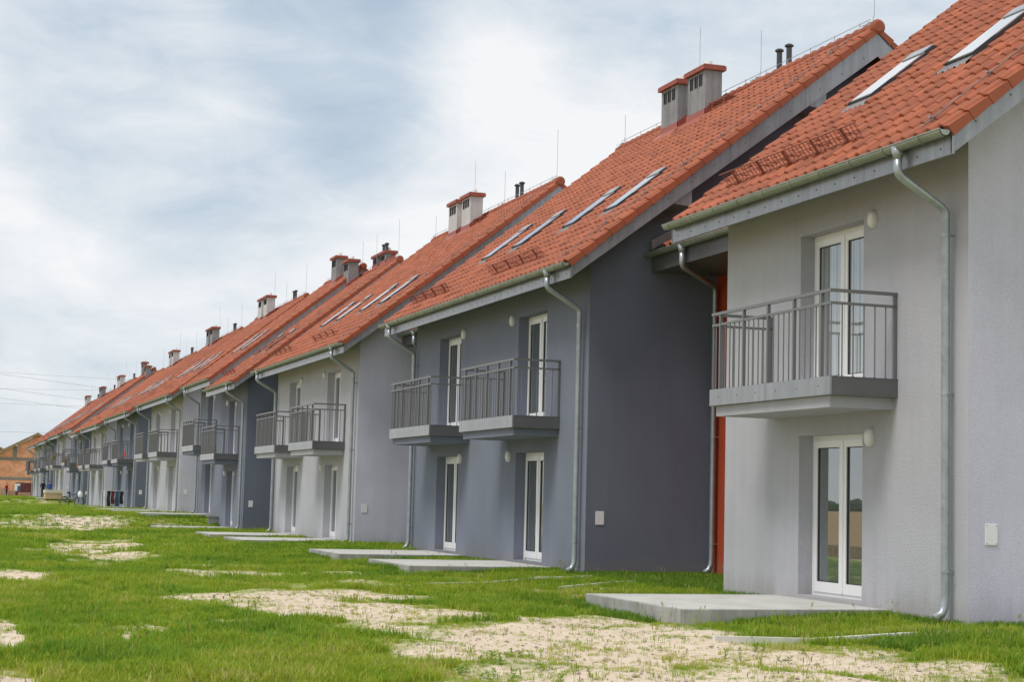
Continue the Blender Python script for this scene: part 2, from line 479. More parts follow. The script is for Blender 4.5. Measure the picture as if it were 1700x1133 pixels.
def tile_mesh_arrays(seg):
    us, z = tile_profile(seg)
    L = TG + 0.06
    lift = 0.030
    vs = []
    for u, lz in ((0.0, lift), (0.02, lift + 0.006), (L, 0.004)):
        for a, b in zip(us, z):
            vs.append((u, a * TW * 1.015, b + lz))
    for a, b in zip(us, z):
        vs.append((0.004, a * TW * 1.015, b + lift - 0.035))
    seg = len(us) - 1
    n = seg + 1
    fs = []
    for r in range(2):
        for i in range(seg):
            fs.append((r * n + i, (r + 1) * n + i, (r + 1) * n + i + 1, r * n + i + 1))
    for i in range(seg):
        fs.append((3 * n + i, i, i + 1, 3 * n + i + 1))
    return np.array(vs), np.array(fs)


def tile_mesh():
    v, f = tile_mesh_arrays(9)
    mb = MB(); mb.add([tuple(p) for p in v], [tuple(q[::-1]) for q in f])
    return mb.mesh('tile', BTILE, True)


def merged_mesh(name, v, f, offs, mats, smooth=True):
    """many copies of one small piece, joined"""
    n, k = len(offs), len(v)
    V = (v[None] + offs[:, None, :]).reshape(-1, 3)
    F = (f[None] + (np.arange(n) * k)[:, None, None]).reshape(-1, f.shape[1])
    me = bpy.data.meshes.new(name)
    me.vertices.add(len(V)); me.vertices.foreach_set('co', V.ravel())
    me.loops.add(F.size); me.loops.foreach_set('vertex_index', F.ravel().astype(np.int32))
    me.polygons.add(len(F)); me.polygons.foreach_set('loop_start', (np.arange(len(F)) * F.shape[1]).astype(np.int32))
    me.polygons.foreach_set('use_smooth', np.full(len(F), smooth))
    at = me.attributes.new('tile_tint', 'FLOAT', 'FACE')
    at.data.foreach_set('value', np.repeat(rng.normal(0, 0.09, n), len(f)).astype(np.float32))
    me.update(calc_edges=True)
    me.materials.append(mats)
    return me


def roof_pt(u, w=0.0):
    """(u along slope, w normal) -> house-local x, z on the front slope"""
    return EX + u * COS - w * SIN, EZ + u * SIN + w * COS


# ------------------------------------------------------------------ house parts (shared meshes)
DW, DH = 1.70, 2.19
RECESS = 0.22


def door_frame_mesh():
    mb = MB()
    x0, x1 = 0.0, 0.07
    mb.box((x0, 0, 0), (x1, 0.07, DH)); mb.box((x0, DW - 0.07, 0), (x1, DW, DH)); mb.box((x0, 0.07, DH - 0.07), (x1, DW - 0.07, DH)); mb.box((x0, 0.07, 0), (x1, DW - 0.07, 0.05))
    for a, b in ((0.07, DW / 2 - 0.008), (DW / 2 + 0.008, DW - 0.07)):
        xs = -0.018
        mb.box((xs, a, 0.05), (0.05, a + 0.085, DH - 0.07)); mb.box((xs, b - 0.085, 0.05), (0.05, b, DH - 0.07))
        mb.box((xs, a + 0.085, 0.05), (0.05, b - 0.085, 0.19)); mb.box((xs, a + 0.085, DH - 0.165), (0.05, b - 0.085, DH - 0.07))
    mb.box((-0.03, DW / 2 - 0.022, 0.06), (-0.018, DW / 2 + 0.022, DH - 0.08))
    mb.box((0.02, DW / 2 - 0.012, 0.05), (0.045, DW / 2 + 0.012, DH - 0.07))
    return mb.mesh('balcony_door', WHITE)


def pane_mesh(glass):
    mb = MB()
    w = DW / 2 - 0.008 - 0.07 - 0.17
    mb.box((0.0, 0, 0), (0.02, w, DH - 0.165 - 0.19))
    return mb.mesh('pane', glass)


def gasket_mesh():
    mb = MB()
    w, h = DW / 2 - 0.008 - 0.07 - 0.17, DH - 0.165 - 0.19
    for a, b in (((0, 0, 0), (0.012, 0.012, h)), ((0, w - 0.012, 0), (0.012, w, h)), ((0, 0.012, 0), (0.012, w - 0.012, 0.012)), ((0, 0.012, h - 0.012), (0.012, w - 0.012, h))):
        mb.box(a, b)
    return mb.mesh('gasket', BLACK)


def add_door(parent, y0, z0, glass, detail):
    d = link('balcony_door', cached('doorf', door_frame_mesh), parent, (RECESS, y0, z0))
    for a in (0.07 + 0.085, DW / 2 + 0.008 + 0.085):
        link('pane', cached('pane' + glass.name, lambda: pane_mesh(glass)), d, (0.012, a, 0.19))
        if detail == 0: link('gasket', cached('gasket', gasket_mesh), d, (-0.004, a, 0.19))
    return d


BL = 3.42      # balcony length
BX = -0.97     # balcony front


def add_balcony(parent, y0, wallm, detail, extra=None):
    zb = 2.585
    def slab():
        mb = MB()
        mb.box((BX + 0.06, 0.10, zb), (0.0, BL - 0.10, zb + 0.142), 0)
        mb.box((BX + 0.035, 0.035, zb + 0.145), (0.0, BL - 0.035, zb + 0.33), 1)
        return mb.mesh('balcony', [wallm, CONCK])
    b = link('balcony', cached(('slab', wallm.name), slab), parent, (0, y0, 0))
    zt = 2.965
    def fpanel(L):
        mb = MB(); mb.box((BX, 0.0, 2.735), (BX + 0.03, L, zt))
        mb.box((BX - 0.004, 0.0, 2.735), (BX, L, 2.745))
        for i in range(3):
            y = L * (i + 0.5) / 3
            mb.box((BX - 0.005, y - 0.006, 2.845), (BX, y + 0.006, 2.857), 1)
        return mb.mesh('fascia_panel', [METAL, BLACK])
    def fside():  # end panels: darker than the front, their shade put into the colour
        mb = MB(); mb.box((BX + 0.033, 0, 2.735), (0.0, 0.03, zt)); mb.box((BX + 0.033, -0.003, zt - 0.012), (0.0, 0.033, zt + 0.003)); return mb.mesh('fascia_panel', METALD)
    h = BL / 2 - 0.003
    for i in range(2): link('fascia_panel', cached('fpan', lambda: fpanel(h)), b, (0, i * (h + 0.006), 0))
    for y in (0.0, BL - 0.03): link('fascia_panel', cached('fside', fside), b, (0, y, 0))
    zr, zm = 4.045, 3.885
    xr = BX + 0.035
    yn_, yf_ = 0.035, BL - 0.035
    def rails(z, r, seg):
        mb = MB(); mb.tube([(0, yn_, z), (xr - r * 0, yn_, z), (xr, yn_ + 0.0001, z), (xr, yf_, z), (0, yf_ + 0.0001, z)], r, seg)
        return mb
    def flat(z0, z1, hw):
        mb = MB()
        mb.box((xr - hw, yn_ - hw, z0), (xr + hw, yf_ + hw, z1)); mb.box((xr + hw, yn_ - hw, z0), (0, yn_ + hw, z1)); mb.box((xr + hw, yf_ - hw, z0), (0, yf_ + hw, z1))
        return mb
    posts = [0.27 + 0.72 * i for i in range(5)]
    bal = [p + 0.144 * j for p in posts[:-1] for j in range(1, 5)] + [posts[0] - 0.144, posts[-1] + 0.144]
    sides = [xr + 0.155 * (i + 1) for i in range(5)]
    if detail < 2:
        link('handrail', cached('hrail', lambda: flat(zr - 0.022, zr + 0.018, 0.024).mesh('handrail', RAIL)), b)
        link('mid_rail', cached('mrail', lambda: flat(zm - 0.016, zm + 0.016, 0.018).mesh('mid_rail', RAIL)), b)
        def postm(): mb = MB(); mb.box((-0.022, -0.018, zt - 0.1), (0.022, 0.018, zr - 0.022)); return mb.mesh('railing_post', RAIL)
        def balm(): mb = MB(); mb.tube([(0, 0, zt - 0.03), (0, 0, zm - 0.016)], 0.0095, 6); mb.box((-0.012, -0.012, zt - 0.02), (0.012, 0.012, zt + 0.012)); return mb.mesh('baluster', RAIL)
        for p in posts: link('railing_post', cached('post', postm), b, (xr, p, 0))
        for y in (yn_, yf_): link('railing_post', cached('post', postm), b, (-0.03, y, 0))
        for p in bal: link('baluster', cached('bal', balm), b, (xr, p, 0))
        for y in (yn_, yf_):
            link('baluster', cached('bal', balm), b, (xr, y, 0))
            for x in sides: link('baluster', cached('bal', balm), b, (x, y, 0))
    else:
        def railing():
            mb = flat(zr - 0.022, zr + 0.018, 0.024)
            for (v, f, mi) in [(q.v, q.f, q.mi) for q in (flat(zm - 0.016, zm + 0.016, 0.018),)]: mb.add(v, f)
            for p in posts: mb.box((xr - 0.022, p - 0.018, zt - 0.1), (xr + 0.022, p + 0.018, zr - 0.022))
            for y in (yn_, yf_):
                mb.box((-0.052, y - 0.018, zt - 0.1), (-0.008, y + 0.018, zr - 0.022))
            for p in bal + [yn_, yf_]: mb.box((xr - 0.009, p - 0.009, zt - 0.03), (xr + 0.009, p + 0.009, zm - 0.016))
            for y in (yn_, yf_):
                for x in sides: mb.box((x - 0.009, y - 0.009, zt - 0.03), (x + 0.009, y + 0.009, zm - 0.016))
            return mb.mesh('railing', RAIL)
        link('railing', cached('railing', railing), b)
    return b


def pipe_mesh():
    mb = MB()
    gx = EX - 0.065
    r = 0.05
    mb.tube([(gx, 0, EZ - 0.01), (gx, 0, EZ - 0.16)], [0.085, 0.052], 12)
    mb.tube([(gx, 0, EZ - 0.14), (gx, 0, 5.35), (gx + 0.012, 0, 5.305), (gx + 0.05, 0, 5.265), (-0.17, 0, 4.955), (-0.128, 0, 4.915), (-0.112, 0, 4.87), (-0.112, 0, 0.32), (-0.118, 0, 0.22), (-0.16, 0, 0.13), (-0.25, 0, 0.075)],
            [r] * 9 + [r, r * 1.05], 12)
    mb.tube([(-0.245, 0, 0.077), (-0.20, 0, 0.105)], [0.044, 0.02], 12, 1)
    return mb.mesh('downpipe', [ZINC, BLACK], True)


def collar_mesh():
    mb = MB(); mb.tube([(-0.112, 0, -0.02), (-0.112, 0, 0.02)], 0.056, 12); mb.box((-0.075, -0.012, -0.012), (0.0, 0.012, 0.012)); mb.box((-0.125, -0.075, -0.008), (-0.10, -0.05, 0.008))
    return mb.mesh('pipe_clamp', ZINC)


def add_pipe(parent, y, detail):
    p = link('downpipe', cached('pipe', pipe_mesh), parent, (0, y, 0))
    if detail < 2:
        for z in (0.62, 2.72, 4.62): link('pipe_clamp', cached('clamp', collar_mesh), p, (0, 0, z))
    return p


def gutter_mesh(L):
    mb = MB()
    gx, gz, r = EX - 0.065, EZ + 0.005, 0.075
    prof = [(gx + r * math.cos(a), gz + r * math.sin(a)) for a in np.linspace(math.pi, 2 * math.pi, 9)]
    inner = [(gx + (r - 0.008) * math.cos(a), gz + (r - 0.008) * math.sin(a)) for a in np.linspace(2 * math.pi, math.pi, 9)]
    mb.prism_y(prof + inner, 0, L)
    mb.tube([(gx - r, 0, gz + 0.004), (gx - r, L, gz + 0.004)], 0.011, 6)
    for y in (0.0, L - 0.012): mb.prism_y([(gx + r * math.cos(a), gz + r * math.sin(a)) for a in np.linspace(math.pi, 2 * math.pi, 9)], y, y + 0.012)
    y = 0.45
    while y < L:
        p2 = [(gx + (r + 0.009) * math.cos(a), gz + (r + 0.009) * math.sin(a)) for a in np.linspace(math.pi, 1.97 * math.pi, 9)]
        p3 = [(gx + (r - 0.002) * math.cos(a), gz + (r - 0.002) * math.sin(a)) for a in np.linspace(1.97 * math.pi, math.pi, 9)]
        mb.prism_y(p2 + p3, y, y + 0.03)
        y += 0.78
    return mb.mesh('gutter', ZINCG)


def lamp_mesh():
    mb = MB()
    vs, fs = [], []
    for i, (x, s) in enumerate(((0.0, 1.0), (-0.04, 1.0), (-0.068, 0.85), (-0.082, 0.5))):
        for j in range(14):
            a = 2 * math.pi * j / 14
            vs.append((x, 0.074 * s * math.cos(a), 0.12 * s * math.sin(a)))
    for i in range(3):
        for j in range(14): fs.append((i * 14 + j, i * 14 + (j + 1) % 14, (i + 1) * 14 + (j + 1) % 14, (i + 1) * 14 + j))
    fs.append(tuple(42 + j for j in range(14)))
    mb.add(vs, fs)
    return mb.mesh('wall_lamp', LAMPW, True)


def meter_mesh():
    mb = MB()
    mb.box((-0.085, -0.008, -0.125), (0.085, 0.0, 0.125)); mb.box((-0.077, -0.011, -0.117), (0.077, -0.008, 0.117))
    for x in (-0.066, 0.066):
        for z in (-0.105, 0.105): mb.box((x - 0.005, -0.013, z - 0.005), (x + 0.005, -0.011, z + 0.005), 1)
    return mb.mesh('meter_cover', [mat('box_white', (0.72, 0.72, 0.78), 0.5), DGREY])


SKL, SKW = 1.36, 0.64


def skylight_mesh():
    mb = MB()
    h = 0.10
    w = 0.05
    mb.box((0, 0, 0), (w, SKW, h)); mb.box((SKL - 0.16, 0, 0), (SKL, SKW, h + 0.012)); mb.box((w, 0, 0), (SKL - 0.16, w, h)); mb.box((w, SKW - w, 0), (SKL - 0.16, SKW, h))
    mb.box((-0.015, -0.012, 0.0), (0.45, -0.0, h + 0.01)); mb.box((-0.015, SKW, 0.0), (0.45, SKW + 0.012, h + 0.01))
    mb.box((0.10, w, 0.02), (SKL - 0.2, SKW - w, 0.05))
    return mb.mesh('skylight', DGREY)


def add_skylight(parent, y, u):
    x, z = roof_pt(u, 0.02)
    s = link('skylight', cached('skyl', skylight_mesh), parent, (x, y, z), (0, -SL, 0))
    def pm(): mb = MB(); mb.box((0.03, 0.022, 0.095), (SKL - 0.19, SKW - 0.022, 0.113)); return mb.mesh('pane', SKYGLASS)
    link('pane', cached('skp', pm), s)
    def tm(): mb = MB(); mb.box((SKL - 0.22, 0.03, 0.115), (SKL + 0.02, SKW - 0.03, 0.128)); return mb.mesh('top_cover', ZINC)
    link('top_cover', cached('skt', tm), s)
    def am():
        mb = MB(); n = 16
        vs = []
        for i in range(n + 1):
            y_ = -0.05 + (SKW + 0.1) * i / n
            vs += [(0.0, y_, 0.075), (-0.20, y_, 0.055 + 0.022 * math.cos(i * 2.1))]
        mb.add(vs, [(2 * i, 2 * i + 2, 2 * i + 3, 2 * i + 1) for i in range(n)])
        return mb.mesh('apron', METALD)
    link('apron', cached('ska', am), s)
    return s


def guard_mesh(L, k=1.0):
    mb = MB()
    # stands square to the slope on brackets
    for w, r in ((0.05, 0.010), (0.15, 0.007), (0.25, 0.011)): mb.tube([(0, 0, w), (0, L, w)], r * k, 6)
    y = 0.04
    while y < L:
        mb.tube([(0, y, 0.05), (0, y, 0.25)], 0.006 * k, 5); y += 0.105 / k
    return mb.mesh('snow_guard', GUARD)


def guard_bracket():
    mb = MB(); mb.box((-0.012, -0.014, -0.0), (0.02, 0.014, 0.25)); mb.box((-0.02, -0.016, 0.02), (0.22, 0.016, 0.04)); mb.tube([(0.2, 0, 0.04), (0.0, 0, 0.18)], 0.009, 5)
    return mb.mesh('guard_bracket', GUARD)


def add_guard(parent, y0, L, detail, u=0.72):
    x, z = roof_pt(u, 0.05)
    gd = link('snow_guard', cached(('guard', round(L, 2), detail), lambda: guard_mesh(L, (1.0, 0.6, 0.5)[detail])), parent, (x, y0, z), (0, -SL, 0))
    n = max(4, int(round(L / 0.75)))
    for i in range(n if detail < 2 else 0): link('guard_bracket', cached('gbr', guard_bracket), gd, (0, L * (i + 0.5) / n, 0))
    return gd


def add_chimney(parent, y0, y1, x0, x1, ztop, cm, slots=3):
    mb = MB()
    zb = EZ + (x0 - EX) * TAN - 0.5
    mb.box((x0, y0, zb), (x1, y1, ztop))
    c = obj('chimney', mb, cm, parent)
    mb = MB(); mb.box((x0 - 0.075, y0 - 0.075, ztop + 0.002), (x1 + 0.075, y1 + 0.075, ztop + 0.105)); mb.box((x0 - 0.05, y0 - 0.05, ztop + 0.105), (x1 + 0.05, y1 + 0.05, ztop + 0.125))
    obj('chimney_cap', mb, CAPR, c)
    for i in range(slots):
        yc = y0 + (y1 - y0) * (0.24 + 0.26 * i)
        def sm():
            q = MB(); q.box((-0.004, -0.055, -0.13), (0.004, 0.055, 0.13)); q.box((-0.02, -0.065, -0.14), (-0.004, -0.055, 0.14)); q.box((-0.02, 0.055, -0.14), (-0.004, 0.065, 0.14)); return q.mesh('vent_slot', BLACK)
        link('vent_slot', cached('slot', sm), c, (x0 - 0.003, yc, ztop - 0.2))
    mb = MB(); mb.tube([((x0 + x1) / 2, y0 + 0.3 * (y1 - y0), ztop + 0.12), ((x0 + x1) / 2, y0 + 0.3 * (y1 - y0), ztop + 0.27)], 0.085, 10)
    mb.tube([((x0 + x1) / 2, y0 + 0.68 * (y1 - y0), ztop + 0.12), ((x0 + x1) / 2, y0 + 0.68 * (y1 - y0), ztop + 0.20)], 0.085, 10)
    obj('flue', mb, WHITE, c, smooth=False)
    mb = MB()
    g = 0.02
    zr = lambda x: EZ + (x - EX) * TAN
    for yy0, yy1 in ((y0 - g, y0 - 0.003), (y1 + 0.003, y1 + g)):
        mb.prism_y([(x0 - g, zr(x0) - 0.1), (x1, zr(x1) - 0.1), (x1, zr(x1) + 0.25), (x0 - g, zr(x0) + 0.25)], yy0, yy1)
    mb.box((x0 - g - 0.002, y0 - g, zr(x0) - 0.15), (x0 - 0.003, y1 + g, zr(x0) + 0.25))
    mb.prism_y([(x0 - 0.30, zr(x0 - 0.30) + 0.09), (x0 - g, zr(x0) + 0.12), (x0 - g, zr(x0) + 0.06), (x0 - 0.30, zr(x0 - 0.3) + 0.02)], y0 - 0.14, y1 + 0.14)
    obj('chimney_flashing', mb, FLASH, c)
    return c


def vent_pipe(parent, x, y, z0, z1):
    mb = MB(); mb.tube([(x, y, z0), (x, y, z1 - 0.05)], 0.062, 10); mb.tube([(x, y, z1 - 0.05), (x, y, z1 - 0.03), (x, y, z1)], [0.07, 0.10, 0.10], 10); mb.tube([(x, y, z1), (x, y, z1 + 0.03)], [0.10, 0.05], 10)
    obj('vent_pipe', mb, DGREY, parent, smooth=False)


def lightning_rod(parent, x, y, z, h, r=0.0065):
    mb = MB(); mb.tube([(x - 0.10, y + 0.35, z + 0.03), (x, y + 0.06, z + 0.05), (x, y, z + 0.2), (x, y, z + h)], r, 5)
    mb.box((x - 0.04, y + 0.1, z - 0.02), (x + 0.04, y + 0.2, z + 0.07))
    obj('lightning_rod', mb, WIRE, parent)


# ------------------------------------------------------------------ a house
def build_house(label, x, y0, width, dz, light, units, detail, on=0.83, of=0.8, sky=(), guards=(), pipes=(), chim=(), rods=(), vents=(), stub=None, walkway=None, meter=None, near_party=False, ztop_ch=11.28):
    wm, gm = (LIGHT, LILAC) if light else (DARK, DARKG)
    H = thing('terraced_house', label, 'house', (x, y0, dz), 0, 'row of terraced houses with red tiled roofs')
    zt = EZ + (0 - EX) * TAN - 0.265
    apex = RZ - 0.265
    # walls -----------------------------------------------------------
    mb = MB()
    ops = []
    for un in units:
        d0 = un['door']
        ops.append((d0, d0 + DW, 0.13, 0.13 + DH))
        ops.append((d0, d0 + DW, 2.94, 2.94 + DH))
    ys = sorted({0.0, width} | {o[0] for o in ops} | {o[1] for o in ops})
    zs = sorted({-0.6, zt} | {o[2] for o in ops} | {o[3] for o in ops})
    for i in range(len(ys) - 1):
        for j in range(len(zs) - 1):
            yc, zc = (ys[i] + ys[i + 1]) / 2, (zs[j] + zs[j + 1]) / 2
            if any(o[0] < yc < o[1] and o[2] < zc < o[3] for o in ops): continue
            mb.quad((0, ys[i], zs[j]), (0, ys[i], zs[j + 1]), (0, ys[i + 1], zs[j + 1]), (0, ys[i + 1], zs[j]), 0)
    R = RECESS + 0.09
    for a, b, c, d in ops:
        mb.quad((0, b, c), (0, b, d), (R, b, d), (R, b, c), 0); mb.quad((0, a, c), (R, a, c), (R, a, d), (0, a, d), 0)
        mb.quad((0, a, d), (R, a, d), (R, b, d), (0, b, d), 0); mb.quad((0, a, c), (0, b, c), (R, b, c), (R, a, c), 0)
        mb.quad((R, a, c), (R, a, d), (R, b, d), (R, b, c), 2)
    gab = [(0, -0.6), (DEPTH, -0.6), (DEPTH, zt), (RX, apex), (0, zt)]
    mb.add([(px_, 0, pz) for px_, pz in gab], [tuple(range(5))], 1)
    mb.add([(px_, width, pz) for px_, pz in gab], [tuple(range(4, -1, -1))], 1)
    mb.quad((DEPTH, 0, -0.6), (DEPTH, width, -0.6), (DEPTH, width, zt), (DEPTH, 0, zt), 0)
    obj('wall', mb, [wm, gm, REVEAL], H)
    # roof ------------------------------------------------------------
    ya, yb = -on, width + of
    Lr = yb - ya
    mb = MB()
    th = 0.16
    e0, e1 = (EX + 0.02, EZ - 0.01), (RX, RZ - 0.012)
    bx = DEPTH - EX
    mb.prism_y([(EX + 0.08, EZ + 0.05), (RX, RZ), (bx - 0.08, EZ + 0.05), (bx - 0.08, EZ - 0.05), (RX, RZ - th), (EX + 0.08, EZ - 0.05)], ya + 0.045, yb - 0.045)
    roof = obj('roof', mb, [BVERGE], H)
    # tiles
    ncol = int(round((Lr - 0.1) / TW))
    tw0 = (Lr - 0.1) / ncol
    C, K = np.meshgrid(np.arange(ncol), np.arange(NCOURSE), indexing='ij')
    U = K.ravel() * TG + 0.0
    Yt = ya + 0.05 + C.ravel() * tw0
    keep = np.ones(len(U), bool)
    for (sy, su) in sky:
        keep &= ~((Yt + TW > sy + 0.06) & (Yt < sy + SKW - 0.06) & (U + TG > su + 0.05) & (U < su + SKL - 0.1))
    for (c0, c1, cx0, cx1) in chim:
        u0, u1 = (cx0 - EX) / COS, (cx1 - EX) / COS
        keep &= ~((Yt + TW > c0 + 0.05) & (Yt < c1 - 0.05) & (U + TG > u0 + 0.1) & (U < u1))
    U, Yt = U[keep], Yt[keep]
    jit = rng.normal(0, 0.0045, len(U))
    PX, PZ = EX + U * COS - jit * SIN, EZ + U * SIN + jit * COS
    P = np.stack([PX, Yt, PZ], -1)
    indiv = np.zeros(len(U), bool)
    if detail == 0 or (detail == 1):
        Wp = P + np.array([x, y0, dz])
        a, b, dep = project(Wp)
        ok = (a > -20) & (a < 1720) & (b > -20) & (b < 1150)
        rank = np.where(ok, dep, 1e9)
        n_ind = 300
        sel = np.argsort(rank)[:min(n_ind, int(ok.sum()))]
        indiv[sel] = True
        tm = cached('tile', tile_mesh)
        for i in np.nonzero(indiv)[0]:
            link('tile', tm, roof, tuple(P[i]), (rng.normal(0, 0.006), -SL + rng.normal(0, 0.005), rng.normal(0, 0.006)))
    rest = ~indiv
    if rest.any():
        v, f = tile_mesh_arrays(9 if detail < 2 else 6)
        v = v.copy()
        vx = v[:, 0] * COS - v[:, 2] * SIN
        vz = v[:, 0] * SIN + v[:, 2] * COS
        v2 = np.stack([vx, v[:, 1], vz], -1)
        o = link('roof_tiles', merged_mesh('roof_tiles', v2, f[:, ::-1], P[rest], BTILE), roof)
        o['kind'] = 'stuff'
    # back slope, coarser
    if detail < 2:
        v, f = tile_mesh_arrays(4)
        Cb, Kb = np.meshgrid(np.arange(ncol), np.arange(NCOURSE), indexing='ij')
        ub = Kb.ravel() * TG
        vx = -(v[:, 0] * COS - v[:, 2] * SIN); vz = v[:, 0] * SIN + v[:, 2] * COS
        Pb = np.stack([bx - ub * COS, ya + 0.05 + Cb.ravel() * tw0, EZ + ub * SIN], -1)
        o = link('back_roof_tiles', merged_mesh('back_roof_tiles', np.stack([vx, v[:, 1], vz], -1), f, Pb, BTILE), roof)
        o['kind'] = 'stuff'
    # verge tiles
    def vt():
        q = MB(); L = TG + 0.05
        q.add([(0, -0.02, -0.085), (0, -0.02, 0.05), (0, 0.10, 0.07), (L, -0.012, -0.072), (L, -0.012, 0.02), (L, 0.10, 0.035), (0, -0.004, -0.085), (L, 0.0, -0.072)],
              [(0, 1, 4, 3), (1, 2, 5, 4), (0, 3, 7, 6), (0, 6, 2, 1), (3, 4, 5, 7)])
        return q.mesh('verge_tile', BVERGE)
    def vtf():
        q = MB(); L = TG + 0.05
        q.add([(0, 0.02, -0.085), (0, 0.02, 0.05), (0, -0.10, 0.07), (L, 0.012, -0.072), (L, 0.012, 0.02), (L, -0.10, 0.035)], [(0, 3, 4, 1), (1, 4, 5, 2)])
        return q
    if detail < 2:
        for k in range(NCOURSE):
            px_, pz = roof_pt(k * TG, 0.012)
            link('verge_tile', cached('vt', vt), roof, (px_, ya, pz), (0, -SL, 0))
    mb = MB()
    for k in range(NCOURSE):
        for side in ((ya, 1),) if detail == 2 else ():
            q = vtf()
            for vv in q.v:
                xx, zz = roof_pt(k * TG + vv[0], 0.012 + vv[2]); mb.v.append((xx, ya - vv[1], zz))
            o_ = len(mb.v) - 6
            mb.f += [tuple(i + o_ for i in ff[::-1]) for ff in q.f]; mb.mi += [0] * 2
        q = vtf()
        for vv in q.v:
            xx, zz = roof_pt(k * TG + vv[0], 0.012 + vv[2]); mb.v.append((xx, yb + vv[1], zz))
        o_ = len(mb.v) - 6
        mb.f += [tuple(i + o_ for i in ff) for ff in q.f]; mb.mi += [0] * 2
        q = vtf()
        for vv in q.v:
            xx, zz = roof_pt(k * TG + vv[0], 0.012 + vv[2]); mb.v.append((DEPTH - xx, ya - vv[1], zz))
        o_ = len(mb.v) - 6
        mb.f += [tuple(i + o_ for i in ff) for ff in q.f]; mb.mi += [0] * 2
    o = obj('verge_tiles', mb, BVERGE, roof)
    o['kind'] = 'stuff'
    # ridge
    def rt():
        q = MB(); n = 8
        vs = []
        for yy, r in ((0, 0.135), (0.06, 0.135), (0.07, 0.118), (0.40, 0.105)):
            for i in range(n + 1):
                a = math.radians(-25) + math.radians(230) * i / n
                vs.append((r * math.cos(a), yy, r * math.sin(a)))
        fs = [(k * (n + 1) + i, (k + 1) * (n + 1) + i, (k + 1) * (n + 1) + i + 1, k * (n + 1) + i + 1) for k in range(3) for i in range(n)]
        fs.append(tuple(range(n + 1)))
        q.add(vs, [ff[::-1] for ff in fs])
        return q
    nr = int(Lr / 0.345)
    rzz = RZ + 0.045
    if detail < 2:
        rm = cached('ridge', lambda: rt().mesh('ridge_tile', BVERGE, True))
        for k in range(nr): link('ridge_tile', rm, roof, (RX, ya + 0.03 + k * 0.345, rzz))
    else:
        q = rt()
        mb = MB()
        for k in range(nr): mb.add([(vx + RX, vy + ya + 0.03 + k * 0.345, vz + rzz) for vx, vy, vz in q.v], q.f)
        o = obj('ridge_tiles', mb, BVERGE, roof, smooth=True)
        o['kind'] = 'stuff'
    mb = MB(); mb.tube([(RX, ya - 0.035, rzz), (RX, ya - 0.01, rzz), (RX, ya + 0.06, rzz)], [0.10, 0.15, 0.15], 14)
    obj('ridge_end_cap', mb, BVERGE, roof)
    # fascia, barge boards, soffits ------------------------------------
    fz0, fz1 = 5.375, 5.625
    npan = max(3, int(round(Lr / 1.75)))
    pl = Lr / npan
    def fp():
        q = MB(); q.box((EX + 0.03, 0.002, fz0), (EX + 0.06, pl - 0.002, fz1)); q.box((EX + 0.026, 0.002, fz0), (EX + 0.03, pl - 0.002, fz0 + 0.008))
        n = 4
        for i in range(n):
            yy = pl * (i + 0.5) / n
            q.box((EX + 0.024, yy - 0.009, fz0 + 0.085), (EX + 0.03, yy + 0.009, fz0 + 0.103), 1)
        return q.mesh('fascia_panel', [METAL, DGREY])
    for i in range(npan): link('fascia_panel', cached(('fp', round(pl, 3)), fp), H, (0, ya + i * pl, 0))
    nb_ = 4
    bl = lambda xx: 5.375 + 0.757 * (xx - EX - 0.03)          # lower edge
    tl = lambda xx: EZ + (xx - EX) * TAN - 0.04
    xs = np.linspace(EX + 0.03, RX, nb_ + 1)
    for i in range(nb_):
        q = MB()
        a, b = xs[i], xs[i + 1] - (0.004 if i < nb_ - 1 else 0)
        q.prism_y([(a, bl(a)), (b, bl(b)), (b, tl(b)), (a, tl(a))], ya + 0.012, ya + 0.04)
        for t_ in (0.2, 0.5, 0.8):
            xx = a + (b - a) * t_
            q.box((xx - 0.009, ya + 0.006, bl(xx) + 0.16), (xx + 0.009, ya + 0.012, bl(xx) + 0.178), 1)
        link('barge_board', cached(('bg', i, round(ya, 2)), lambda: q.mesh('barge_board', [METAL, DGREY])), H)
    q = MB()
    m_ = lambda xx: DEPTH - xx
    a, b = EX + 0.03, RX - 0.004
    q.prism_y([(m_(a), bl(a)), (m_(b), bl(b)), (m_(b), tl(b)), (m_(a), tl(a))], ya + 0.012, ya + 0.04)
    a, b = EX + 0.03, RX
    q.prism_y([(a, bl(a)), (b, bl(b)), (b, tl(b)), (a, tl(a))], yb - 0.04, yb - 0.012)
    q.prism_y([(m_(a), bl(a)), (m_(b) + 0.004, bl(b)), (m_(b) + 0.004, tl(b)), (m_(a), tl(a))], yb - 0.04, yb - 0.012)
    q.box((m_(EX) - 0.06, ya + 0.04, fz0), (m_(EX) - 0.03, yb - 0.04, fz1))
    obj('rear_barge_board', q, METAL, H)
    q = MB()
    s0 = lambda xx: EZ + (xx - EX) * TAN - 0.26
    for u0, u1 in ((ya + 0.041, -0.002), (width + 0.002, yb - 0.041)):
        if u1 - u0 < 0.1: continue
        e_ = EX + 0.07
        q.prism_y([(e_, s0(e_) + 0.02), (RX, s0(RX)), (DEPTH - e_, s0(e_) + 0.02), (DEPTH - e_, s0(e_) + 0.05), (RX, s0(RX) + 0.03), (e_, s0(e_) + 0.05)], u0, u1)
    e_ = EX + 0.07
    q.prism_y([(e_, s0(e_) + 0.06), (-0.003, s0(0)), (-0.003, s0(0) + 0.03), (e_, s0(e_) + 0.09)], 0.0, width)
    obj('soffit', q, TIMBER, H)
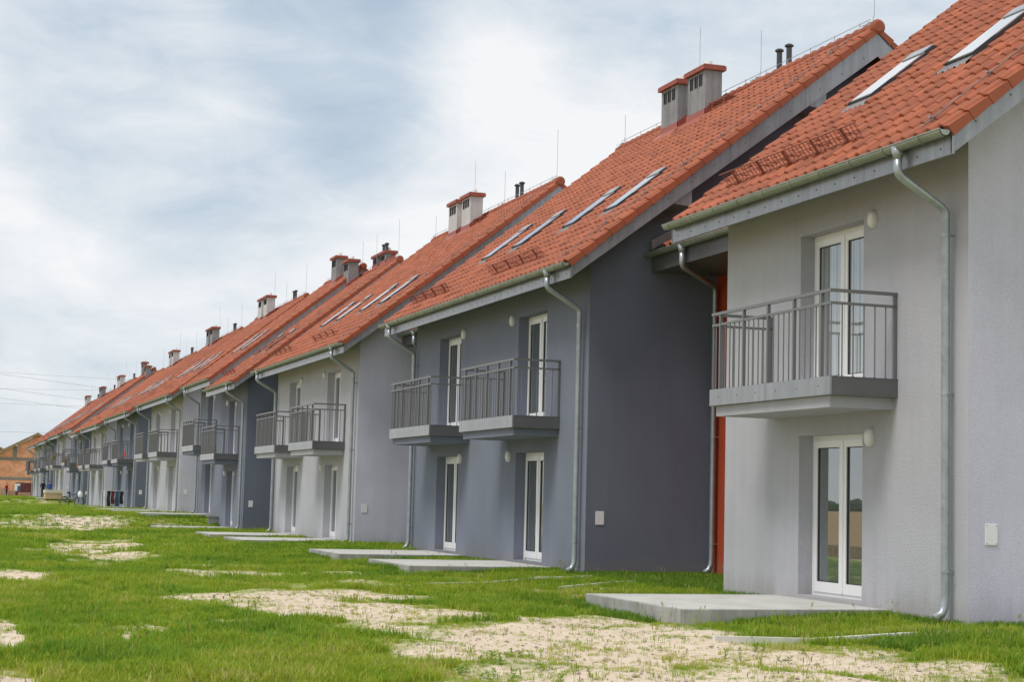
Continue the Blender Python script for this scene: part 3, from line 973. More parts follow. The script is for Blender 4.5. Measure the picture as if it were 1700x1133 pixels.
    if not near_party:
        for px_ in (1.55, 4.35):
            q = MB(); x0_, x1_ = px_ - 0.2, px_ + 0.16
            q.prism_y([(x0_, bl(x0_) - 0.0), (x0_ + 0.05, bl(x0_) - 0.02), (x1_, bl(x0_) - 0.04), (x1_, bl(x1_) + 0.05), (x0_, bl(x0_) + 0.05)], ya + 0.043, -0.002)
            obj('purlin_cover', q, METAL, H)
    link('gutter', cached(('gut', round(Lr, 2)), lambda: gutter_mesh(Lr)), H, (0, ya, 0))
    for py in pipes: add_pipe(H, py, detail)
    # units -------------------------------------------------------------
    for un in units:
        add_door(H, un['door'], 0.13, GLASS, detail)
        add_door(H, un['door'], 2.94, GLASSC if un.get('curtain') else GLASS, detail)
        add_balcony(H, un['balc'], wm, detail)
        link('wall_lamp', cached('lamp', lamp_mesh), H, (-0.001, un['lamp'], 2.25))
        link('wall_lamp', cached('lamp', lamp_mesh), H, (-0.001, un['lamp'] - 0.05, 5.09))
    for (sy, su) in sky: add_skylight(H, sy, su)
    for (gy, gl) in guards: add_guard(H, gy, gl, detail)
    for (c0, c1, cx0, cx1) in chim: add_chimney(H, c0, c1, cx0, cx1, ztop_ch, CHIML if light else CHIMG)
    for (vy, vh) in vents: vent_pipe(H, RX + 0.35, vy, RZ - 0.5, RZ + vh)
    if stub:
        for (c0, c1) in stub: add_chimney(H, c0, c1, RX + 0.25, RX + 0.68, RZ + 0.72, CHIMG)
    for ry, rh in rods: lightning_rod(H, RX, ry, RZ + 0.14, rh, (0.0065, 0.006, 0.0065)[detail])
    q = MB()
    q.tube([(RX, ya + 0.3, RZ + 0.27), (RX, yb - 0.2, RZ + 0.27)], 0.007, 4)
    yy = ya + 0.7
    while yy < yb - 0.3: q.tube([(RX, yy, RZ + 0.15), (RX, yy, RZ + 0.29)], 0.007, 4); yy += 1.0
    if detail < 2:
        yy = ya + 0.62
        x1_, z1_ = roof_pt(0.1, 0.12); x2_, z2_ = roof_pt(USLOPE - 0.2, 0.12)
        q.tube([(x1_, yy, z1_), (x2_, yy, z2_)], 0.007, 4)
        for k in range(8):
            a_, b_ = roof_pt(0.3 + k * 1.0, 0.03); c_, d_ = roof_pt(0.3 + k * 1.0, 0.14)
            q.tube([(a_, yy, b_), (c_, yy, d_)], 0.012, 4); q.box((c_ - 0.03, yy - 0.02, d_ - 0.01), (c_ + 0.03, yy + 0.02, d_ + 0.012))
    obj('lightning_conductor', q, WIRE, H)
    if walkway:
        xx, zz = roof_pt(USLOPE - 0.65, 0.22)
        q = MB()
        for i in range(4): q.box((xx + 0.07 * i, walkway, zz), (xx + 0.07 * i + 0.025, walkway + 0.95, zz + 0.035))
        for i in range(5): q.box((xx, walkway + 0.02 + 0.22 * i, zz + 0.002), (xx + 0.235, walkway + 0.045 + 0.22 * i, zz + 0.03))
        for i in (0.15, 0.75): q.tube([(xx, walkway + i, zz), (xx - 0.05, walkway + i, zz - 0.26)], 0.012, 5); q.tube([(xx + 0.2, walkway + i, zz), (xx + 0.22, walkway + i, zz - 0.02)], 0.012, 5)
        obj('roof_walkway', q, GUARD, H)
    if meter is not None:
        link('meter_cover', cached('meter', meter_mesh), H, (meter[0], -0.001, meter[1]))
    return H


FX = 11.5
US = (12.52 - FX - EX) / COS


def pair_units(w, curtain=()):
    return [dict(door=2.30, balc=1.45, lamp=4.40, curtain=0 in curtain), dict(door=w - 3.78, balc=w - 4.67, lamp=w - 4.0, curtain=1 in curtain)]


HOUSES = []
PAIR = dict(sky=[(1.12, US), (3.45, US), (6.70, US), (8.95, US)], guards=[(1.95, 3.35), (8.3, 3.25)])


def pair(label, y, w, dz, light, detail, **kw):
    s = w / 11.8
    h = build_house(label, FX, y, w, dz, light, pair_units(w), detail, sky=[(a * s, b) for a, b in PAIR['sky']], guards=[(a * s, b) for a, b in PAIR['guards']],
                    pipes=[0.23, w - 0.17], chim=[(5.55 * s, 6.5 * s, 4.9, 5.32), (7.05 * s, 8.0 * s, 4.9, 5.32)],
                    rods=[(-0.6, 1.5), (4.2, 1.1), (7.4, 2.0), (12.0 * s, 0.8)], vents=[(4.0, 0.78), (3.55, 0.78)], walkway=4.55 * s, meter=(0.28, 1.06), **kw)
    HOUSES.append(dict(y=y, w=w, dz=dz, units=pair_units(w), pipes=[0.23, w - 0.17]))
    return h


def single(label, y, w, dz, light, detail, door, balc, lamp, pipes, sky, guards, chim=(), curtain=False, **kw):
    h = build_house(label, FX, y, w, dz, light, [dict(door=door, balc=balc, lamp=lamp, curtain=curtain)], detail, sky=sky, guards=guards, pipes=pipes, chim=chim, **kw)
    HOUSES.append(dict(y=y, w=w, dz=dz, units=[dict(door=door, balc=balc)], pipes=pipes))
    return h


USA = (12.82 - FX - EX) / COS
single('light grey house nearest the camera, with one balcony and its gable turned to the camera', 17.1, 6.4, 0.0, True, 0, 2.38, 1.53, 2.17, [0.30], [(1.75, USA), (4.30, USA)], [(2.05, 4.0)],
       curtain=True, on=0.70, of=0.60, meter=(0.31, 1.07), rods=[(5.0, 1.2)])
pair('dark grey pair house with two balconies and charcoal gable beside the red link wall', 29.25, 11.8, -0.03, False, 0, on=0.75, of=0.64)
pair('pale grey pair house just beyond the large dark grey pair house', 47.0, 11.8, -0.10, True, 1, on=0.88, of=0.75)
single('lower dark grey half house with a low balcony, just beyond the second pale house', 64.75, 5.85, -0.17, False, 1, 2.30, 1.45, 4.40, [0.23], [(1.12, US), (3.45, US)], [(1.5, 3.0)],
       chim=[(4.75, 5.7, 4.9, 5.32)], of=0.02, meter=(0.28, 1.06), rods=[(-0.6, 1.5), (2.9, 1.4)], vents=[(2.6, 1.15), (3.1, 1.15)], stub=[(2.4, 3.3), (3.6, 4.5)])
single('higher dark grey half house stepped up against the lower dark half house', 70.62, 5.8, 0.27, False, 2, 5.8 - 3.78, 5.8 - 4.67, 5.8 - 4.0, [5.63], [(0.9, US), (3.1, US)], [(2.3, 3.0)],
       chim=[(1.2, 2.15, 4.9, 5.32)], rods=[(-0.6, 1.0)], near_party=True, on=0.8)
pair('third pale pair house from the camera, beyond the stepped dark houses', 82.0, 12.0, 0.20, True, 2)
pair('dark grey pair house with laundry drying in front of it', 99.9, 11.8, 0.10, False, 2)
pair('fourth pale pair house from the camera, behind the drying laundry', 117.5, 11.6, -0.05, True, 2)
single('lower half of the far stepped dark house behind the bicycle', 134.4, 5.7, -0.12, False, 2, 2.25, 1.4, 4.3, [0.23], [(1.12, US), (3.45, US)], [(1.5, 3.0)], chim=[(4.6, 5.55, 4.9, 5.32)], of=0.02, meter=(0.28, 1.06), rods=[(-0.6, 1.5)])
single('higher half of the far stepped dark house with a yellow flower box on its balcony', 140.12, 5.7, 0.34, False, 2, 1.9, 1.0, 1.7, [5.53], [(0.9, US), (3.1, US)], [(2.3, 3.0)], chim=[(1.2, 2.15, 4.9, 5.32)], near_party=True, on=0.8)
pair('fifth pale pair house from the camera, far down the row', 153.0, 11.4, 0.26, True, 2)
pair('dark grey pair house second from the far end of the row', 169.8, 12.0, 0.14, False, 2)
pair('last house of the row, beside the unfinished brick house', 186.6, 11.4, 0.03, True, 2)

# ------------------------------------------------------------------ link buildings
def build_link(label, ya, yb, dz, detail, rend=None):
    rend = rend or RED
    L = yb - ya - 0.006
    T = thing('link_building', label, 'link building', (FX, ya + 0.003, dz), 0, 'low link buildings between the houses')
    xw = 2.59
    mb = MB()
    wy0, wy1, wz0, wz1 = L - 2.35, L - 0.68, 3.95, 5.15
    for (a, b, c, d) in ((0, wy0, -0.6, 6.0), (wy1, L, -0.6, 6.0), (wy0, wy1, -0.6, wz0), (wy0, wy1, wz1, 6.0)):
        mb.quad((xw, a, c), (xw, a, d), (xw, b, d), (xw, b, c))
    mb.quad((xw, wy1, wz0), (xw, wy1, wz1), (xw + 0.12, wy1, wz1), (xw + 0.12, wy1, wz0)); mb.quad((xw, wy0, wz0), (xw, wy1, wz0), (xw + 0.12, wy1, wz0), (xw + 0.12, wy0, wz0))
    obj('wall', mb, rend, T)
    mb = MB(); mb.box((xw + 5.9, 0, -0.6), (xw + 6.0, L, 6.0))
    obj('rear_wall', mb, rend, T)
    mb = MB(); mb.box((xw + 0.06, wy0, wz0), (xw + 0.12, wy0 + 0.07, wz1)); mb.box((xw + 0.06, wy1 - 0.07, wz0), (xw + 0.12, wy1, wz1)); mb.box((xw + 0.06, wy0 + 0.07, wz0), (xw + 0.12, wy1 - 0.07, wz0 + 0.07)); mb.box((xw + 0.06, wy0 + 0.07, wz1 - 0.07), (xw + 0.12, wy1 - 0.07, wz1))
    mb.box((xw - 0.06, wy0 - 0.05, wz0 - 0.04), (xw + 0.06, wy1 + 0.05, wz0 - 0.002))
    w = obj('window', mb, DGREY, T)
    mb = MB(); mb.box((xw + 0.09, wy0 + 0.07, wz0 + 0.07), (xw + 0.1, wy1 - 0.07, wz1 - 0.07)); obj('pane', mb, GLASS, w)
    ex, ez = 1.20, 6.02
    mb = MB(); mb.prism_y([(ex + 0.07, ez + 0.03), (5.6, ez + 4.4 * TAN * 0.72), (5.6, ez + 4.4 * TAN * 0.72 - 0.15), (ex + 0.07, ez - 0.05)], 0, L)
    rf = obj('roof', mb, BVERGE, T)
    v, f = tile_mesh_arrays(9)
    sl2 = math.atan(TAN * 0.72)
    vx, vz = v[:, 0] * math.cos(sl2) - v[:, 2] * math.sin(sl2), v[:, 0] * math.sin(sl2) + v[:, 2] * math.cos(sl2)
    n = int((L - 0.3) / TW)
    Cc, Kk = np.meshgrid(np.arange(n), np.arange(14), indexing='ij')
    Pp = np.stack([ex + Kk.ravel() * TG * math.cos(sl2), 0.02 + Cc.ravel() * TW, ez + Kk.ravel() * TG * math.sin(sl2)], -1)
    o = link('roof_tiles', merged_mesh('roof_tiles', np.stack([vx, v[:, 1], vz], -1), f[:, ::-1], Pp, BTILE), rf)
    o['kind'] = 'stuff'
    mb = MB(); mb.prism_y([(ex - 0.02, ez + 0.06), (ex + 2.6, ez + 0.06 + 2.62 * TAN * 0.72), (ex + 2.6, ez + 0.24 + 2.62 * TAN * 0.72), (ex - 0.02, ez + 0.24)], L - 0.10, L - 0.004)
    obj('wall_flashing', mb, METAL, rf)
    mb = MB(); mb.box((ex + 0.03, 0, 5.66), (ex + 0.06, L, 6.0)); mb.box((ex + 0.06, 0, 5.67), (xw - 0.002, L, 5.69))
    obj('fascia_panel', mb, METALD, T)
    mb = MB()
    gx, gz, r = ex - 0.065, ez - 0.02, 0.075
    prof = [(gx + r * math.cos(a), gz + r * math.sin(a)) for a in np.linspace(math.pi, 2 * math.pi, 9)]
    inner = [(gx + (r - 0.008) * math.cos(a), gz + (r - 0.008) * math.sin(a)) for a in np.linspace(2 * math.pi, math.pi, 9)]
    mb.prism_y(prof + inner, 0, L); mb.tube([(gx - r, 0, gz), (gx - r, L, gz)], 0.011, 6)
    obj('gutter', mb, ZINCG, T)
    mb = MB()
    yo, yp = L - 1.56, L - 0.16
    xp = xw - 0.115
    mb.tube([(gx, yo, gz - 0.02), (gx, yo, gz - 0.17)], [0.085, 0.052], 12)
    mb.tube([(gx, yo, gz - 0.14), (gx, yo, 5.66), (gx + 0.02, yo + 0.01, 5.61), (gx + 0.07, yo + 0.05, 5.575), (xp - 0.06, yp - 0.05, 5.46), (xp - 0.015, yp - 0.01, 5.43), (xp, yp, 5.37), (xp, yp, 0.34), (xp - 0.01, yp, 0.22), (xp - 0.06, yp, 0.12), (xp - 0.15, yp, 0.07)], 0.05, 12)
    pp = obj('downpipe', mb, ZINC, T, smooth=True)
    for z in (0.6, 2.6): link('pipe_clamp', cached('clamp', collar_mesh), pp, (xw, yp, z))
    return T


build_link('red walled link building between the nearest light grey house and the dark pair house', 23.5, 29.25, -0.01, 0)
build_link('low link building between the dark pair house and the second pale house, mostly hidden', 41.05, 47.0, -0.06, 0, DARKG)
build_link('low link building hidden between the second pale house and the stepped dark houses', 58.8, 64.75, -0.14, 0, DARKG)

# ------------------------------------------------------------------ terraces and edging strips
TNAMES = ['nearest light grey house', 'large dark grey pair house', 'second pale house', 'lower stepped dark house', 'higher stepped dark house', 'third pale house', 'dark house with the laundry',
          'fourth pale house', 'lower far stepped house', 'higher far stepped house', 'fifth pale house', 'dark house second from the far end', 'last house of the row']


def build_terrace(label, y0, dz, L=3.1, depth=2.88, detail=0):
    T = thing('terrace', label, 'terrace', (FX, y0, dz), 0, 'concrete terraces in front of the garden doors')
    zt, zb = 0.085, -0.14
    mb = MB(); mb.box((-depth + 0.062, 0.062, zb), (-0.003, L - 0.062, zt - 0.004))
    obj('paving', mb, CONC, T)
    def blk(n, l):
        q = MB()
        b = 0.008
        q.add([(0, 0.006, zb), (0.06, 0.006, zb), (0.06, l - 0.006, zb), (0, l - 0.006, zb), (0, 0.006, zt - b), (0.06, 0.006, zt - b), (0.06, l - 0.006, zt - b), (0, l - 0.006, zt - b),
               (b, 0.012, zt), (0.06 - b, 0.012, zt), (0.06 - b, l - 0.012, zt), (b, l - 0.012, zt)],
              [(0, 1, 5, 4), (1, 2, 6, 5), (2, 3, 7, 6), (3, 0, 4, 7), (4, 5, 9, 8), (5, 6, 10, 9), (6, 7, 11, 10), (7, 4, 8, 11), (8, 9, 10, 11)])
        return q.mesh('edging_block', CONCK)
    l1 = L / 3
    for i in range(3): link('edging_block', cached(('eb', round(l1, 2)), lambda: blk(3, l1)), T, (-depth, i * l1, 0))
    l2 = (depth - 0.06) / 3
    for i in range(3):
        link('edging_block', cached(('eb2', round(l2, 2)), lambda: blk(3, l2)), T, (-depth + 0.06 + (i + 1) * l2 - 0.0, 0.0, 0), (0, 0, math.pi / 2))
        link('edging_block', cached(('eb2', round(l2, 2)), lambda: blk(3, l2)), T, (-depth + 0.06 + i * l2, L, 0), (0, 0, -math.pi / 2))
    return T


for i, h in enumerate(HOUSES):
    for j, un in enumerate(h['units']):
        which = '' if len(h['units']) == 1 else (' nearer' if j == 0 else ' farther')
        build_terrace('grey concrete terrace under the%s balcony of the %s' % (which if which else ' balcony'.replace(' balcony', ' single'), TNAMES[i]), h['y'] + un['balc'] + 0.13, h['dz'])


PALEC = mat('pale_concrete', (0.62, 0.60, 0.56), 0.85, var=0.12, vscale=3)
STRIPS = []


def strip(label, x0, x1, y, dz, sag=0.0):
    STRIPS.append((x0, x1, y, sag))
    xs = np.linspace(x0, x1, 4)
    T = thing('edging_strip', label, 'edging strip', (x0, y, dz), 0, 'concrete edging strips at the downpipes')
    for i in range(3):
        q = MB()
        a, b = xs[i] - x0 + 0.003, xs[i + 1] - x0 - 0.003
        ya_, yb_ = sag * i / 3, sag * (i + 1) / 3
        za, zb = float(ground_z(xs[i], y + ya_)) - dz + 0.045, float(ground_z(xs[i + 1], y + yb_)) - dz + 0.045
        q.add([(a, ya_ - 0.035, -0.3), (b, yb_ - 0.035, -0.3), (b, yb_ + 0.035, -0.3), (a, ya_ + 0.035, -0.3), (a, ya_ - 0.035, za), (b, yb_ - 0.035, zb), (b, yb_ + 0.035, zb), (a, ya_ + 0.035, za)],
              [(4, 5, 6, 7), (0, 1, 5, 4), (1, 2, 6, 5), (2, 3, 7, 6), (3, 0, 4, 7)])
        obj('edging_block', q, PALEC, T)


strip('pale concrete strip running out from the near downpipe of the nearest light grey house', 7.75, 11.45, 16.05, 0.0, 0.55)
strip('pale concrete strip in the grass beside the near downpipe of the large dark house', 8.0, 11.3, 27.6, -0.02, 0.75)
strip('thin pale strip in the grass below the red link wall beside the nearest house', 9.7, 13.3, 25.8, 0.0, 1.6)
strip('thin pale strip in the grass beside the near downpipe of the second pale house', 7.6, 11.3, 42.9, -0.06, 1.4)
strip('thin pale strip in the grass below the link wall beside the large dark house', 9.4, 13.2, 44.2, -0.07, 1.4)
strip('thin pale strip in the grass beside the downpipe of the lower stepped dark house', 7.9, 11.3, 63.0, -0.16, 1.0)

# soil wall under the end of the higher terrace
mb = MB(); mb.box((11.08, 70.35, -0.4), (11.48, 70.47, 0.28)); mb.box((11.02, 70.30, 0.282), (11.49, 70.5, 0.33))
tag(obj('retaining_wall', mb, CONCK), 'short concrete retaining wall between the lower and higher dark half houses', 'retaining wall')

# ------------------------------------------------------------------ far end of the row
def brick_mat():
    m = bpy.data.materials.new('hollow_brick'); m.use_nodes = True
    t = m.node_tree; t.nodes.clear(); g = NT(t)
    bs = g.n('ShaderNodeBsdfPrincipled', {'Roughness': 0.9}); g.n('ShaderNodeOutputMaterial', {0: bs})
    geo = g.n('ShaderNodeNewGeometry'); sp = g.n('ShaderNodeSeparateXYZ', {0: (geo, 0)})
    v = g.n('ShaderNodeCombineXYZ', {0: g.m('ADD', (sp, 0), (sp, 1)), 1: (sp, 2), 2: 0.0})
    b = g.n('ShaderNodeTexBrick', {'Vector': v, 'Color1': (0.66, 0.24, 0.11, 1), 'Color2': (0.74, 0.33, 0.18, 1), 'Mortar': (0.55, 0.42, 0.32, 1), 'Scale': 1.0, 'Mortar Size': 0.025, 'Brick Width': 0.42, 'Row Height': 0.26})
    n = g.n('ShaderNodeTexNoise', {'Vector': (geo, 0), 'Scale': 1.3, 'Detail': 4.0})
    c = g.mixc(1.0, b, g.ramp(n, [(0.3, 0.75), (0.7, 1.15)]), 'MULTIPLY')
    t.links.new(c.outputs[2], bs.inputs[0])
    return m


BRICK = brick_mat()
RAWC = mat('raw_concrete', (0.20, 0.185, 0.17), 0.9, var=0.2, vscale=2)
WOOD = mat('roof_timber', (0.36, 0.27, 0.17), 0.8, var=0.2, vscale=3)


def brick_house():
    T = thing('unfinished_brick_house', 'unfinished orange brick house with concrete ring beams and bare roof timbers beyond the row', 'house', (0, 226.0, 0))
    # gable faces the camera; apex under px (62, 722)
    xc, hw, ze, zp = 13.4, 5.5, 4.6, 7.8
    mb = MB()
    for z0, z1 in ((-0.5, 2.05), (2.45, 4.55)): mb.box((xc - hw, 0, z0), (xc + hw, 0.3, z1))
    s = (zp - ze) / hw
    for a, b in ((-hw, -2.9), (-2.4, 2.4), (2.9, hw)):
        pts = [(xc + a, 4.95), (xc + b, 4.95), (xc + b, 4.95 + (zp - 4.95) * (1 - abs(b) / hw)), (xc + a, 4.95 + (zp - 4.95) * (1 - abs(a) / hw))]
        if a < 0 < b: pts.insert(3, (xc, zp))
        mb.prism_y(pts, 0, 0.3)
    mb.box((xc - hw, 0.32, -0.5), (xc - hw + 0.3, 12, 4.95)); mb.box((xc + hw - 0.3, 0.32, -0.5), (xc + hw, 12, 4.95))
    obj('wall', mb, BRICK, T)
    for z0, z1 in ((2.05, 2.45), (4.55, 4.95)):
        mb = MB(); mb.box((xc - hw - 0.02, -0.02, z0 + 0.003), (xc + hw + 0.02, 0.31, z1 - 0.003)); obj('ring_beam', mb, RAWC, T)
    for a in (-2.65, 2.65):
        mb = MB(); mb.box((xc + a - 0.25, -0.02, 4.953), (xc + a + 0.25, 0.31, 4.95 + (zp - 4.95) * (1 - abs(a) / hw))); obj('concrete_column', mb, RAWC, T)
    for yy in np.arange(-0.5, 12.1, 0.9):
        for sgn in (-1, 1):
            x0, x1 = xc + sgn * (hw + 0.9), xc
            z0, z1 = 4.95 - 0.55, zp + 0.05
            mb = MB(); mb.add([(x0, yy, z0), (x0, yy + 0.12, z0), (x0, yy + 0.12, z0 + 0.28), (x0, yy, z0 + 0.28), (x1, yy, z1), (x1, yy + 0.12, z1), (x1, yy + 0.12, z1 + 0.28), (x1, yy, z1 + 0.28)],
                              [(0, 1, 2, 3), (7, 6, 5, 4), (0, 4, 5, 1), (1, 5, 6, 2), (2, 6, 7, 3), (3, 7, 4, 0)])
            obj('rafter', mb, WOOD, T)
    mb = MB()
    for sgn in (-1, 1):
        x0, x1 = xc + sgn * (hw + 0.95), xc
        mb.add([(x0, -0.6, 4.70), (x1, -0.6, zp + 0.34), (x1, 12.2, zp + 0.34), (x0, 12.2, 4.70), (x0, -0.6, 4.74), (x1, -0.6, zp + 0.39), (x1, 12.2, zp + 0.39), (x0, 12.2, 4.74)], [(3, 2, 1, 0), (4, 5, 6, 7), (0, 1, 5, 4), (2, 3, 7, 6)])
    obj('roof_sheathing', mb, WOOD, T)
    T2 = thing('unfinished_house', 'second unfinished house with a bare brown roof behind the brick house', 'house', (0, 262, 0))
    mb = MB(); mb.prism_y([(1.0, -0.5), (15.0, -0.5), (15.0, 4.6), (8.0, 7.6), (1.0, 4.6)], 0, 10); obj('wall', mb, BRICK, T2)
    mb = MB()
    for sgn in (-1, 1):
        x0 = 8 + sgn * 7.9
        mb.add([(x0, -0.6, 4.3), (8, -0.6, 7.8), (8, 10.6, 7.8), (x0, 10.6, 4.3), (x0, -0.6, 4.5), (8, -0.6, 8.05), (8, 10.6, 8.05), (x0, 10.6, 4.5)], [(3, 2, 1, 0), (4, 5, 6, 7), (0, 1, 5, 4), (2, 3, 7, 6)])
    obj('roof', mb, WOOD, T2)
brick_house()

# maroon sheet fence, brick stacks and a sign by the building site
MAROON = mat('maroon_sheet', (0.13, 0.03, 0.03), 0.6, var=0.15, vscale=2)
mb = MB()
T = thing('sheet_fence', 'maroon corrugated sheet fence in front of the unfinished brick house', 'fence', (10.3, 212, 0))
for i in range(22):
    q = MB(); q.box((i * 0.16, (i % 2) * 0.04, 0.0), (i * 0.16 + 0.157, 0.03 + (i % 2) * 0.04, 1.75)); obj('sheet_panel', q, MAROON, T)
q = MB(); q.box((0, 0.08, 1.2), (3.5, 0.14, 1.3)); obj('rail', q, MAROON, T)
PINK = mat('pale_brick', (0.52, 0.30, 0.23), 0.9, var=0.2, vscale=3)
for k, (xx, yy, w, h, lab) in enumerate([(7.9, 203, 1.1, 1.0, 'pallet of pale bricks left of the standing figure in red'), (9.15, 204, 0.9, 0.75, 'pallet of pale bricks right of the standing figure in red'), (10.4, 206, 1.6, 0.55, 'low heap of pale bricks before the maroon fence')]):
    T = thing('brick_pallet', lab, 'brick pallet', (xx, yy, float(ground_z(xx, yy))), 0, 'brick pallets by the building site')
    q = MB()
    for j in range(3): q.box((0, j * 0.42, 0), (w, j * 0.42 + 0.12, 0.12))
    obj('pallet', q, WOOD, T)
    for r in range(int(h / 0.25)):
        for c in range(int(w / 0.27)):
            q = MB(); q.box((c * 0.27 + 0.01, 0.02, 0.125 + r * 0.24), (c * 0.27 + 0.26, 0.9, 0.12 + r * 0.24 + 0.23)); obj('brick', q, PINK, T)
T = thing('site_sign', 'white and blue notice board on posts by the building site', 'sign', (9.9, 205, 0.0))
q = MB(); q.box((0.05, 0.03, 0), (0.1, 0.08, 1.2)); q.box((0.5, 0.03, 0), (0.55, 0.08, 1.2)); obj('post', q, WOOD, T)
q = MB(); q.box((0, 0, 0.75), (0.6, 0.03, 1.6)); obj('board', q, WHITE, T)
q = MB(); q.box((0.3, -0.005, 0.75), (0.6, -0.001, 1.35)); obj('blue_panel', q, mat('blue_print', (0.06, 0.12, 0.36), 0.5), T)


# ------------------------------------------------------------------ people
def person(label, x, y, z, h, shirt, trousers, yaw=0.0, arm=0.2, hairc=(0.03, 0.02, 0.015)):
    s = h / 1.75
    J = {'pel': (0, 0, 0.95), 'wai': (0, 0.0, 1.10), 'che': (0, 0.01, 1.32), 'nec': (0, 0.0, 1.47), 'hd0': (0, -0.01, 1.56), 'hd1': (0, -0.02, 1.66), 'hd2': (0, -0.01, 1.74)}
    R_ = {'pel': (0.155, 0.11), 'wai': (0.14, 0.10), 'che': (0.17, 0.115), 'nec': (0.055, 0.06), 'hd0': (0.06, 0.075), 'hd1': (0.078, 0.098), 'hd2': (0.05, 0.065)}
    E_ = [('pel', 'wai'), ('wai', 'che'), ('che', 'nec'), ('nec', 'hd0'), ('hd0', 'hd1'), ('hd1', 'hd2')]
    for sd, sg in (('l', -1), ('r', 1)):
        fwd = 0.06 * sg
        J.update({'hip' + sd: (0.095 * sg, 0, 0.90), 'kne' + sd: (0.11 * sg, -0.02 + fwd, 0.49), 'ank' + sd: (0.115 * sg, 0.02 + fwd, 0.08), 'toe' + sd: (0.13 * sg, -0.14 + fwd, 0.035),
                  'sho' + sd: (0.19 * sg, 0.01, 1.42), 'elb' + sd: (0.25 * sg, 0.03, 1.12), 'wri' + sd: (0.23 * sg, -arm, 0.90 + arm * 0.6), 'han' + sd: (0.225 * sg, -arm - 0.07, 0.83 + arm * 0.6)})
        R_.update({'hip' + sd: (0.095, 0.10), 'kne' + sd: (0.06, 0.065), 'ank' + sd: (0.042, 0.05), 'toe' + sd: (0.045, 0.03), 'sho' + sd: (0.06, 0.065), 'elb' + sd: (0.043, 0.045), 'wri' + sd: (0.03, 0.028), 'han' + sd: (0.035, 0.02)})
        E_ += [('pel', 'hip' + sd), ('hip' + sd, 'kne' + sd), ('kne' + sd, 'ank' + sd), ('ank' + sd, 'toe' + sd), ('che', 'sho' + sd), ('sho' + sd, 'elb' + sd), ('elb' + sd, 'wri' + sd), ('wri' + sd, 'han' + sd)]
    keys = list(J)
    me = bpy.data.meshes.new('body_skeleton')
    me.from_pydata([tuple(c * s for c in J[k]) for k in keys], [(keys.index(a), keys.index(b)) for a, b in E_], [])
    o = bpy.data.objects.new('person', me)
    COL.objects.link(o)
    o.modifiers.new('skin', 'SKIN')
    sv = me.skin_vertices[0].data
    for i, k in enumerate(keys): sv[i].radius = (R_[k][0] * s, R_[k][1] * s)
    sv[0].use_root = True
    o.modifiers.new('sub', 'SUBSURF').levels = 1
    dg = bpy.context.evaluated_depsgraph_get()
    nm = bpy.data.meshes.new_from_object(o.evaluated_get(dg))
    bpy.data.objects.remove(o)
    nm.name = 'person'
    nm.materials.clear()
    for m in (mat('skin', (0.42, 0.25, 0.18), 0.6), shirt, trousers, mat('hair', hairc, 0.6), BLACK): nm.materials.append(m)
    for p in nm.polygons:
        p.use_smooth = True
        c = p.center / s
        far = abs(c[0]) > 0.19
        if c[2] < 0.09: p.material_index = 4
        elif c[2] < 0.98 and not (far and c[2] > 0.75): p.material_index = 2
        elif c[2] < 1.47 and not (far and c[2] < 0.98): p.material_index = 1
        elif c[2] > 1.66 or (c[2] > 1.56 and c[1] > 0.03): p.material_index = 3
        else: p.material_index = 0
    b = link('person', nm, None, (x, y, z), (0, 0, yaw))
    tag(b, label, 'person', None)
    return b


DK = mat('dark_cloth', (0.012, 0.012, 0.014), 0.85)
BLU = mat('blue_cloth', (0.04, 0.07, 0.30), 0.8)
JEAN = mat('denim', (0.07, 0.10, 0.19), 0.85)
REDC = mat('red_cloth', (0.28, 0.02, 0.03), 0.8)
person('person in black clothes standing on the far terrace', 10.95, 172.0, 0.2, 1.75, DK, DK, 0.4)
person('person in a blue jacket and jeans standing beside the wall', 11.35, 169.0, 0.2, 1.72, BLU, JEAN, -0.5)
person('person in a red top standing near the brick pallets', 8.85, 201.0, 0.0, 1.65, REDC, DK, 0.9)

